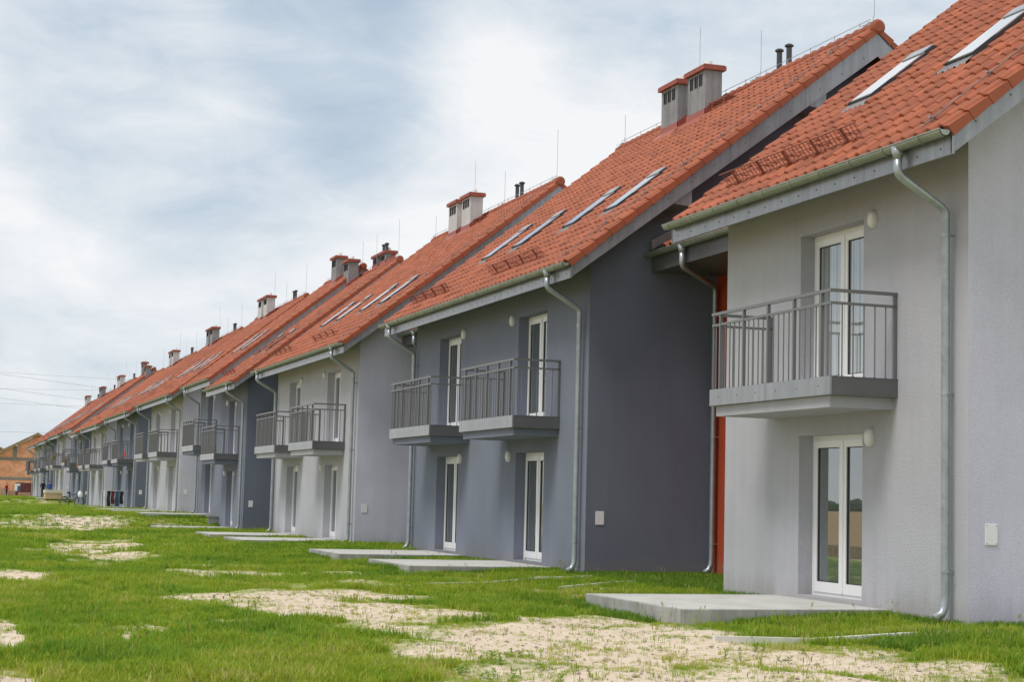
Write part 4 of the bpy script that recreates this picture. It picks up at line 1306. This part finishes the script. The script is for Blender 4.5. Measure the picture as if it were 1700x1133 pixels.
# ------------------------------------------------------------------ things in front of the far houses
def bicycle(label, x, y, z, yaw):
    T = thing('bicycle', label, 'bicycle', (x, y, z), yaw)
    fr = mat('bicycle_paint', (0.03, 0.035, 0.045), 0.4)
    for cx in (-0.52, 0.52):
        q = MB(); q.tube([(cx + 0.33 * math.cos(a), 0, 0.34 + 0.33 * math.sin(a)) for a in np.linspace(0, 2 * math.pi, 25)], 0.03, 6, caps=False)
        w = obj('wheel', q, BLACK, T)
        q = MB()
        for k in range(9): a = math.pi * k / 9; q.tube([(cx + 0.31 * math.cos(a), 0, 0.34 + 0.31 * math.sin(a)), (cx - 0.31 * math.cos(a), 0, 0.34 - 0.31 * math.sin(a))], 0.003, 4)
        obj('spokes', q, ZINC, w)
    q = MB()
    for a, b in (((-0.52, 0, 0.34), (-0.18, 0, 0.86)), ((-0.52, 0, 0.34), (-0.08, 0, 0.30)), ((-0.08, 0, 0.30), (-0.2, 0, 0.92)), ((-0.08, 0, 0.30), (0.36, 0, 0.80)), ((-0.17, 0, 0.82), (0.35, 0, 0.86)), ((0.33, 0, 0.95), (0.52, 0, 0.34))):
        q.tube([a, b], 0.028, 6)
    obj('frame', q, fr, T)
    q = MB(); q.tube([(0.33, 0, 0.95), (0.32, 0, 1.05)], 0.015, 6); q.tube([(0.22, -0.28, 1.03), (0.32, -0.1, 1.06), (0.32, 0.1, 1.06), (0.22, 0.28, 1.03)], 0.013, 6); obj('handlebar', q, ZINC, T)
    q = MB(); q.tube([(-0.34, 0, 0.96), (-0.22, 0, 0.97), (-0.08, 0, 0.95)], [0.08, 0.07, 0.025], 8); obj('saddle', q, BLACK, T)
    q = MB(); q.box((-0.78, -0.07, 0.70), (-0.4, 0.07, 0.72)); obj('rack', q, fr, T)


bicycle('dark bicycle leaning beside the beige garden chest', 9.75, 122.0, float(ground_z(9.75, 122)) + 0.06, 0.25)
WBAG = mat('white_bag', (0.75, 0.75, 0.74), 0.6)
q = MB(); q.tube([(0, 0, 0), (0.02, 0, 0.1), (0.03, 0, 0.25), (0.0, 0, 0.38), (0.0, 0, 0.46)], [0.10, 0.17, 0.18, 0.10, 0.03], 8)
tag(obj('bag', q, WBAG, None, (10.25, 121.9, float(ground_z(9.75, 122)) + 0.72), smooth=True), 'white plastic bag hanging on the bicycle handlebar', 'bag')
T = thing('garden_chest', 'low beige garden chest with a pale lid on the far terrace', 'garden chest', (9.15, 140.6, 0.30), 0.1)
q = MB(); q.box((0, 0, 0.08), (1.35, 0.7, 0.55)); q.box((0.04, 0.04, 0), (0.12, 0.12, 0.08)); q.box((1.23, 0.04, 0), (1.31, 0.12, 0.08)); obj('body', q, mat('beige_board', (0.55, 0.41, 0.26), 0.7, var=0.1, vscale=5), T)
q = MB(); q.box((-0.04, -0.04, 0.553), (1.39, 0.74, 0.80)); obj('lid', q, mat('cream_cover', (0.66, 0.60, 0.50), 0.7), T)

T = thing('drying_rack', 'white folding drying rack on the terrace of the dark house', 'drying rack', (10.1, 103.0, 0.19), 0.0)
q = MB()
for yy in (0, 0.55):
    for a, b in (((0, yy, 0), (0.0, 0.55 - yy, 1.0)), ((1.1, yy, 0), (1.1, 0.55 - yy, 1.0))): q.tube([a, b], 0.014, 6)
obj('leg', q, WHITE, T)
q = MB()
for yy in (0.0, 0.14, 0.28, 0.42, 0.55): q.tube([(-0.1, yy, 1.0), (1.35, yy, 1.0)], 0.008, 5)
obj('rail', q, WHITE, T)
for k, (xx, w, m_, lab) in enumerate([(10.32, 0.2, DK, 'black trousers hanging leftmost on the drying rack'), (10.55, 0.2, mat('maroon_cloth', (0.10, 0.015, 0.02), 0.9), 'maroon trousers hanging second on the drying rack'),
                                      (10.80, 0.22, mat('teal_cloth', (0.03, 0.07, 0.10), 0.9), 'dark teal shirt hanging third on the drying rack'), (11.06, 0.2, DK, 'black garment hanging at the right end of the drying rack')]):
    q = MB()
    n = 6
    vs = []
    for i in range(n + 1):
        for s_ in (0, 1):
            zz = 1.19 - 0.9 * i / n * (1.0 if k % 2 == 0 else 0.85)
            vs.append((xx - w / 2 + s_ * w + 0.02 * math.sin(i * 1.3 + s_), 102.99 + 0.03 * math.sin(i + k), zz)); vs.append((xx - w / 2 + s_ * w + 0.02 * math.sin(i * 1.3 + s_), 103.03 + 0.03 * math.sin(i + k), zz))
    for i in range(n):
        a = i * 4
        q_ = [(a, a + 2, a + 6, a + 4), (a + 1, a + 5, a + 7, a + 3), (a, a + 4, a + 5, a + 1), (a + 2, a + 3, a + 7, a + 6)]
        q.f += q_; q.mi += [0] * 4
    q.v = vs
    tag(obj('garment', q, m_), lab, 'garment', 'laundry on the drying rack')

# balcony oddments
GREENL = mat('leaf_green', (0.06, 0.11, 0.02), 0.8)
YEL = mat('yellow_petal', (0.55, 0.42, 0.04), 0.7)
def flower_box(label, x, y, z, petals):
    T = thing('flower_box', label, 'flower box', (x, y, z))
    q = MB(); q.prism_y([(0, 0), (0.16, 0), (0.19, 0.16), (-0.03, 0.16)], 0, 1.0); obj('box', q, mat('terracotta', (0.30, 0.11, 0.06), 0.8), T)
    q = MB()
    for i in range(120):
        c = Vector((0.08 + rng.normal(0, 0.09), rng.uniform(0, 1), 0.16 + abs(rng.normal(0, 0.16)))); a = Vector(rng.normal(0, 1, 3)).normalized() * 0.06; b = a.orthogonal().normalized() * 0.04
        q.add([c - a, c + b, c + a, c - b], [(0, 1, 2, 3)], 1 if rng.random() < petals else 0)
    o = obj('plants', q, [GREENL, YEL], T); o['kind'] = 'stuff'
flower_box('flower box with green and yellow plants on the balcony of the higher far stepped house', FX - 0.9, 141.9, 2.97 + 0.34, 0.35)
flower_box('flower box with yellow blooms on the near balcony of the fifth pale house', FX - 0.9, 155.0, 3.4 + 0.26, 0.55)
T = thing('toy_chair', 'small red plastic chair on the balcony above the laundry', 'chair', (FX - 0.62, 102.3, 2.93 + 0.10), 0.3)
T.scale = (0.62, 0.62, 0.62)
RP = mat('red_plastic', (0.55, 0.05, 0.03), 0.4)
q = MB(); q.box((0, 0, 0.33), (0.4, 0.4, 0.37)); obj('seat', q, RP, T)
q = MB(); q.box((0.36, 0, 0.37), (0.4, 0.4, 0.8)); obj('backrest', q, RP, T)
for a, b in ((0.01, 0.01), (0.35, 0.01), (0.01, 0.35), (0.35, 0.35)):
    q = MB(); q.box((a, b, 0), (a + 0.04, b + 0.04, 0.33)); obj('leg', q, RP, T)
q = MB(); q.tube([(0, 0, 0), (0, 0, 0.22)], [0.10, 0.15], 10)
tag(obj('flower_pot', q, mat('orange_clay', (0.42, 0.15, 0.05), 0.8), None, (FX - 0.7, 131.0, 2.93 - 0.05)), 'orange flower pot on the farther balcony of the fourth pale house', 'flower pot')
q = MB(); q.box((FX - 1.02, 189.0, 2.55), (FX - 0.99, 190.6, 4.0))
tag(obj('blanket', q, DK), 'dark blanket hung over a balcony rail near the brick house', 'blanket', 'bedding hung over the last balcony')
q = MB(); q.box((FX - 1.03, 190.8, 2.6), (FX - 1.0, 191.5, 4.0))
tag(obj('towel', q, mat('pink_cloth', (0.32, 0.03, 0.12), 0.8)), 'crimson towel hung beside the dark blanket', 'towel', 'bedding hung over the last balcony')

# ------------------------------------------------------------------ power line
T = thing('power_line', 'thin power lines crossing the sky behind the far roofs', 'power line', (0, 0, 0))
for x0, z0, x1, z1, yy in ((-60, 31, 90, 27.6, 420), (-60, 23.4, 90, 27.2, 420), (-60, 30.0, 120, 13.0, 330), (-60, 27.2, 120, 10.5, 330), (-60, 25.5, 120, 8.6, 330), (-60, 17.6, 90, 17.9, 330), (-60, 12.4, 90, 12.6, 330)):
    n = 16
    sg = 1.2
    q = MB(); q.tube([(x0 + (x1 - x0) * i / n, yy, z0 + (z1 - z0) * i / n - sg * 4 * (i / n) * (1 - i / n)) for i in range(n + 1)], 0.022, 4)
    obj('wire', q, DGREY, T)
for xx in (-60, 120):
    q = MB(); q.tube([(xx, 330, -3), (xx, 330, 32)], [0.25, 0.15], 8); q.box((xx - 1.6, 329.9, 29), (xx + 1.6, 330.1, 29.2)); obj('pole', q, WOOD, T)

# ------------------------------------------------------------------ field and wood to the west (mirrored in the door panes)
def wheat():
    q = MB()
    xs = np.concatenate([np.arange(-22, -60, -1.5), np.arange(-60, -420, -20)]); ys = np.concatenate([np.arange(-40, 140, 4), np.arange(140, 700, 30)])
    X, Y = np.meshgrid(xs, ys, indexing='ij')
    Z = ground_z(X, Y) + 0.85 + 0.08 * np.sin(X * 1.3) * np.sin(Y * 0.9)
    n, m = X.shape
    q.v = [tuple(p) for p in np.stack([X, Y, Z], -1).reshape(-1, 3)]
    for i in range(n - 1):
        for j in range(m - 1): q.f.append((i * m + j, i * m + j + 1, (i + 1) * m + j + 1, (i + 1) * m + j)); q.mi.append(0)
    for j in range(m - 1):
        a, b = q.v[j], q.v[j + 1]
        q.add([a, b, (b[0] + 0.2, b[1], b[2] - 0.95), (a[0] + 0.2, a[1], a[2] - 0.95)], [(0, 1, 2, 3)])
    o = obj('wheat_field', q, mat('ripe_wheat', (0.42, 0.27, 0.11), 0.9, var=0.35, vscale=3.0, streak=0.3, bump=0.05, bscale=20))
    o['kind'] = 'stuff'
    q = MB()
    for i in range(260):
        yy = -60 + i * 4.2 + rng.normal(0, 1.5); xx = -430 + rng.normal(0, 3); h = 5.5 + rng.random() * 2; r = 4.2 + rng.random() * 1.5
        ring = []
        for a, rr in ((0, 0.7), (0.35, 1.0), (0.7, 0.8), (1.0, 0.2)):
            ring.append([(xx + r * rr * math.cos(t), yy + r * rr * math.sin(t), -2.2 + h * a + rng.normal(0, 0.3)) for t in np.linspace(0, 2 * math.pi, 7)[:-1]])
        vs = [p for rg in ring for p in rg]
        q.add(vs, [(k * 6 + j, k * 6 + (j + 1) % 6, (k + 1) * 6 + (j + 1) % 6, (k + 1) * 6 + j) for k in range(3) for j in range(6)])
    o = obj('woodland', q, mat('far_foliage', (0.045, 0.07, 0.035), 0.9, var=0.3, vscale=0.5))
    o['kind'] = 'stuff'
    o['label'] = 'dark far wood edge beyond the wheat field'
wheat()


# ------------------------------------------------------------------ grass
def grass_material():
    m = bpy.data.materials.new('grass_blade'); m.use_nodes = True
    t = m.node_tree; t.nodes.clear(); g = NT(t)
    out = g.n('ShaderNodeOutputMaterial')
    a = g.n('ShaderNodeAttribute', attribute_name='tint', attribute_type='INSTANCER')
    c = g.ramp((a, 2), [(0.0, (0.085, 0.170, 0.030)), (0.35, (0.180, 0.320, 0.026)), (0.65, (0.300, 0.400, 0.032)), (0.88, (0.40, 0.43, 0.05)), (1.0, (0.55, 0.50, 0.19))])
    d = g.n('ShaderNodeBsdfPrincipled', {'Base Color': c, 'Roughness': 0.6, 'Specular IOR Level': 0.25})
    tr = g.n('ShaderNodeBsdfTranslucent', {0: c})
    mx = g.n('ShaderNodeMixShader', {0: 0.5, 1: d, 2: tr})
    t.links.new(mx.outputs[0], out.inputs[0])
    return m


def tuft_mesh(nb, h, spread, seed, wide=0.006, lean=0.5):
    r = random.Random(seed)
    q = MB()
    for i in range(nb):
        a = r.uniform(0, 2 * math.pi); d = spread * math.sqrt(r.random()); bx_, by_ = d * math.cos(a), d * math.sin(a)
        hh = h * r.uniform(0.5, 1.15); ln = lean * hh * r.uniform(0.2, 1.0); a2 = r.uniform(0, 2 * math.pi); w = wide * r.uniform(0.7, 1.3)
        px_, py_ = math.cos(a2 + 1.57) * w, math.sin(a2 + 1.57) * w
        lx, ly = math.cos(a2) * ln, math.sin(a2) * ln
        q.add([(bx_ - px_, by_ - py_, 0), (bx_ + px_, by_ + py_, 0), (bx_ + lx * 0.35 + px_ * 0.8, by_ + ly * 0.35 + py_ * 0.8, hh * 0.6), (bx_ + lx * 0.35 - px_ * 0.8, by_ + ly * 0.35 - py_ * 0.8, hh * 0.6), (bx_ + lx, by_ + ly, hh)],
              [(0, 1, 2, 3), (3, 2, 4)])
    return q


def weed_mesh(seed):
    r = random.Random(seed)
    q = MB()
    for i in range(16):
        a = r.uniform(0, 2 * math.pi); l = r.uniform(0.03, 0.075); z0 = r.uniform(0.0, 0.09); el = r.uniform(0.1, 1.0); w = 0.014
        dx, dy = math.cos(a), math.sin(a); nx, ny = -dy * w, dx * w
        q.add([(0, 0, z0), (dx * l * 0.5 + nx, dy * l * 0.5 + ny, z0 + el * l * 0.5), (dx * l, dy * l, z0 + el * l * 0.7), (dx * l * 0.5 - nx, dy * l * 0.5 - ny, z0 + el * l * 0.5)], [(0, 1, 2, 3)])
    return q


def build_grass():
    gm = grass_material()
    tufts = []
    for k in range(5): tufts.append(bpy.data.objects.new('tuft', tuft_mesh(13, 0.075, 0.075, k + 3, 0.0042, 0.8).mesh('tuft', gm)))
    for k in range(2): tufts.append(bpy.data.objects.new('tuft', weed_mesh(k + 50).mesh('tuft', gm)))
    def stalk(seed):
        r_ = random.Random(seed); q = MB()
        for i in range(3):
            bx_, by_, l_, a_ = r_.uniform(-0.05, 0.05), r_.uniform(-0.05, 0.05), r_.uniform(0.12, 0.22), r_.uniform(0, 6.28)
            ex_, ey_ = bx_ + math.cos(a_) * l_ * 0.25, by_ + math.sin(a_) * l_ * 0.25
            q.tube([(bx_, by_, 0), ((bx_ + ex_) / 2 - 0.004, (by_ + ey_) / 2, l_ * 0.6), (ex_, ey_, l_)], [0.0014, 0.0014, 0.001], 3)
            q.tube([(ex_, ey_, l_ - 0.035), (ex_ + 0.004, ey_, l_ - 0.015), (ex_ + 0.008, ey_, l_ + 0.01)], [0.001, 0.0045, 0.001], 4)
        return q
    tufts.append(bpy.data.objects.new('tuft', stalk(5).mesh('tuft', gm)))
    big = [bpy.data.objects.new('tuft', tuft_mesh(26, 0.10, 0.17, k + 80, 0.008, 0.7).mesh('tuft', gm)) for k in range(3)]

    def scatter(x0f, x1, y0, y1, dens, near):
        area_n = int(dens * (y1 - y0) * 12)
        y = rng.uniform(y0, y1, area_n); x = rng.uniform(-0.8, x1, area_n)
        ok = x > x0f * y - 0.6
        x, y = x[ok], y[ok]
        s = sand_mask(x, y)
        keep = rng.random(len(x)) < np.clip(1.0 - 1.45 * np.clip(s - 0.05, 0, 1), 0.15, 1) * (0.5 + 0.7 * fbm(x + 3, y + 7, 1.6))
        for sx0, sx1, sy, sg in STRIPS:
            t_ = np.clip((x - sx0) / (sx1 - sx0), 0, 1)
            keep &= ~((x > sx0 - 0.05) & (y < sy + sg * t_ + 0.06) & (y > sy + sg * t_ - 0.22) & (rng.random(len(x)) < 0.85))
        for h in HOUSES:
            for un in h['units']:
                ty = h['y'] + un['balc'] + 0.13
                keep &= ~((x > FX - 2.95) & (y > ty - 0.04) & (y < ty + 3.14))
            keep &= ~((x > FX - 0.02) & (y > h['y'] - 0.02) & (y < h['y'] + h['w'] + 0.02))
        return x[keep], y[keep], s[keep]
    parts = []
    for (y0, y1, dens, near, x1) in ((10.3, 16, 520, 0, 11.5), (16, 24, 330, 0, 11.6), (24, 40, 170, 0, 14.0), (40, 70, 46, 1, 14.0), (70, 130, 15, 1, 13.5), (130, 215, 7, 1, 13)):
        x, y, s = scatter(0.037, x1, y0, y1, dens, near)
        parts.append((x, y, s, np.full(len(x), near), np.full(len(x), (y0 + y1) / 2)))
    # taller fringe along walls and terraces, wall shade put into its dark tint
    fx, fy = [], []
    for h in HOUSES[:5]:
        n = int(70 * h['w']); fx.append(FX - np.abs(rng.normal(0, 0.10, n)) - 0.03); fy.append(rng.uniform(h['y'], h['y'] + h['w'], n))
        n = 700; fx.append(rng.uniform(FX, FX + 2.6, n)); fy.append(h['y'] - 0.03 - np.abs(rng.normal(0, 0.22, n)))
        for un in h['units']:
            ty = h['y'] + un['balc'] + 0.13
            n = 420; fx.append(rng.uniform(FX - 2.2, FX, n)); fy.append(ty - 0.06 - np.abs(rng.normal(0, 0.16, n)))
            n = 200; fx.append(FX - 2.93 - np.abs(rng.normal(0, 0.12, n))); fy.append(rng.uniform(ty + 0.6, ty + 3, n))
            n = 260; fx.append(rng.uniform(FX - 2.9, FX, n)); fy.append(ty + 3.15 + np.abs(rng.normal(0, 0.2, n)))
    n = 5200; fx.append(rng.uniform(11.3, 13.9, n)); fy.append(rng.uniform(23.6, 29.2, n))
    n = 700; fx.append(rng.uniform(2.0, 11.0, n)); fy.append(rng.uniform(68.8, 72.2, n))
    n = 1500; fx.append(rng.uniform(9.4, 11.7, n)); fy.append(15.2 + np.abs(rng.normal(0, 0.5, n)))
    fx, fy = np.concatenate(fx), np.concatenate(fy)
    okf = np.ones(len(fx), bool)
    for h in HOUSES:
        for un in h['units']:
            ty = h['y'] + un['balc'] + 0.13
            okf &= ~((fx > FX - 2.90) & (fy > ty - 0.02) & (fy < ty + 3.12))
        okf &= ~((fx > FX) & (fy > h['y']) & (fy < h['y'] + h['w']))
    fx, fy = fx[okf], fy[okf]
    fringe = len(fx)
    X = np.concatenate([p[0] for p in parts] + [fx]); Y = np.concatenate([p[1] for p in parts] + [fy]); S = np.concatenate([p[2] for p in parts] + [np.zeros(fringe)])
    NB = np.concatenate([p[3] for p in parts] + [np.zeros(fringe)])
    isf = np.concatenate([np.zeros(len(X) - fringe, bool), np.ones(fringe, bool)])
    Z = ground_z(X, Y) - 0.006
    N = len(X)
    patch = fbm(X + 21, Y + 5, 0.45)
    patch2 = fbm(X + 2, Y + 55, 1.3)
    tint = 0.56 + 0.85 * (patch - 0.5) + 0.55 * (patch2 - 0.5) + rng.normal(0, 0.15, N) + 0.25 * np.clip(S, 0, 0.6)
    tint = np.where(isf, 0.22 + rng.normal(0, 0.10, N), tint)  # fringe tinted darker to carry the shade beside the walls
    scale = (0.35 + 1.25 * fbm(X + 8, Y + 81, 1.3)) * rng.uniform(0.6, 1.45, N) * np.where(S > 0.2, 0.42, 1.0)
    scale = np.where(isf, rng.uniform(0.7, 1.6, N), scale)
    # (weeds are low rosettes)
    scale *= np.where(NB > 0, 1.0 + 0.006 * np.clip(Y - 40, 0, 120), 1.0)
    idx = np.where(NB > 0, 8 + rng.integers(0, 3, N), rng.integers(0, 5, N))
    wd = (fbm(X + 31, Y + 14, 0.7) > 0.56) & (NB == 0) & (rng.random(N) < 0.09) & ~isf
    idx = np.where(wd, 5 + rng.integers(0, 2, N), idx)
    scale = np.where(wd, rng.uniform(0.35, 0.75, N), scale)
    tint = np.where(wd, 0.30 + rng.normal(0, 0.08, N), tint)
    st = (rng.random(N) < 0.014) & (NB == 0) & ~wd & ~isf
    idx = np.where(st, 7, idx); tint = np.where(st, rng.uniform(0.75, 1.0, N), tint); scale = np.where(st, rng.uniform(0.7, 1.3, N), scale)
    rot = rng.uniform(0, 2 * math.pi, N)
    me = bpy.data.meshes.new('grass')
    me.vertices.add(N); me.vertices.foreach_set('co', np.stack([X, Y, Z], -1).astype(np.float32).ravel())
    for nm, arr, ty in (('tint', np.clip(tint, 0, 1), 'FLOAT'), ('sc', scale, 'FLOAT'), ('rz', rot, 'FLOAT'), ('idx', idx, 'INT')):
        at = me.attributes.new(nm, ty, 'POINT'); at.data.foreach_set('value', arr.astype(np.float32 if ty == 'FLOAT' else np.int32))
    me.materials.append(gm)
    o = link('grass', me)
    o['kind'] = 'stuff'
    o['label'] = 'patchy green lawn grass with bare sandy spots'
    ng = bpy.data.node_groups.new('grass_scatter', 'GeometryNodeTree')
    ng.interface.new_socket('Geometry', in_out='INPUT', socket_type='NodeSocketGeometry')
    ng.interface.new_socket('Geometry', in_out='OUTPUT', socket_type='NodeSocketGeometry')
    nd, lk = ng.nodes, ng.links
    gi, go = nd.new('NodeGroupInput'), nd.new('NodeGroupOutput')
    m2p = nd.new('GeometryNodeMeshToPoints')
    lk.new(gi.outputs[0], m2p.inputs[0])
    g2i = nd.new('GeometryNodeGeometryToInstance')
    for tobj in reversed(tufts + big):
        oi = nd.new('GeometryNodeObjectInfo'); oi.inputs['Object'].default_value = tobj
        lk.new(oi.outputs['Geometry'], g2i.inputs[0])
    iop = nd.new('GeometryNodeInstanceOnPoints')
    iop.inputs['Pick Instance'].default_value = True
    lk.new(m2p.outputs[0], iop.inputs['Points'])
    lk.new(g2i.outputs[0], iop.inputs['Instance'])
    def named(n_, ty):
        a_ = nd.new('GeometryNodeInputNamedAttribute'); a_.data_type = ty; a_.inputs[0].default_value = n_; return a_
    lk.new(named('idx', 'INT').outputs[0], iop.inputs['Instance Index'])
    cx_ = nd.new('ShaderNodeCombineXYZ'); lk.new(named('rz', 'FLOAT').outputs[0], cx_.inputs[2])
    lk.new(cx_.outputs[0], iop.inputs['Rotation'])
    cs = nd.new('ShaderNodeCombineXYZ'); sc_ = named('sc', 'FLOAT')
    for i in range(3): lk.new(sc_.outputs[0], cs.inputs[i])
    lk.new(cs.outputs[0], iop.inputs['Scale'])
    lk.new(iop.outputs[0], go.inputs[0])
    md = o.modifiers.new('scatter', 'NODES'); md.node_group = ng
    print('grass tufts', N)
build_grass()


def build_pebbles():
    n = 16000
    x, y = rng.uniform(-0.5, 11.2, n), 10.5 + 40 * rng.random(n) ** 1.8
    ok = (rng.random(n) < np.clip(sand_mask(x, y) * 1.6 - 0.15, 0, 1)) & (x > 0.037 * y - 0.5)
    for h in HOUSES:
        for un in h['units']:
            ty = h['y'] + un['balc'] + 0.13
            ok &= ~((x > FX - 2.95) & (y > ty - 0.05) & (y < ty + 3.15))
    x, y = x[ok], y[ok]
    z = ground_z(x, y)
    base = np.array([(1, 0, 0), (0, 1, 0), (-1, 0, 0), (0, -1, 0), (0, 0, 0.7), (0, 0, -0.5)], float)
    f = np.array([(0, 1, 4), (1, 2, 4), (2, 3, 4), (3, 0, 4), (1, 0, 5), (2, 1, 5), (3, 2, 5), (0, 3, 5)])
    k = len(x)
    r_ = (0.006 + 0.022 * rng.random(k) ** 4)[:, None, None] * (1 + 0.35 * rng.normal(0, 1, (k, 6, 1)))
    V = base[None] * r_ + np.stack([x, y, z + 0.004], -1)[:, None, :]
    F = f[None] + (np.arange(k) * 6)[:, None, None]
    me = bpy.data.meshes.new('pebbles')
    me.from_pydata([tuple(p) for p in V.reshape(-1, 3)], [], [tuple(q) for q in F.reshape(-1, 3)])
    me.materials.append(mat('pebble', (0.36, 0.29, 0.22), 0.9, var=0.4, vscale=40))
    o = link('pebbles', me)
    o['kind'] = 'stuff'
    o['label'] = 'small stones and clods scattered on the bare sandy ground'
build_pebbles()
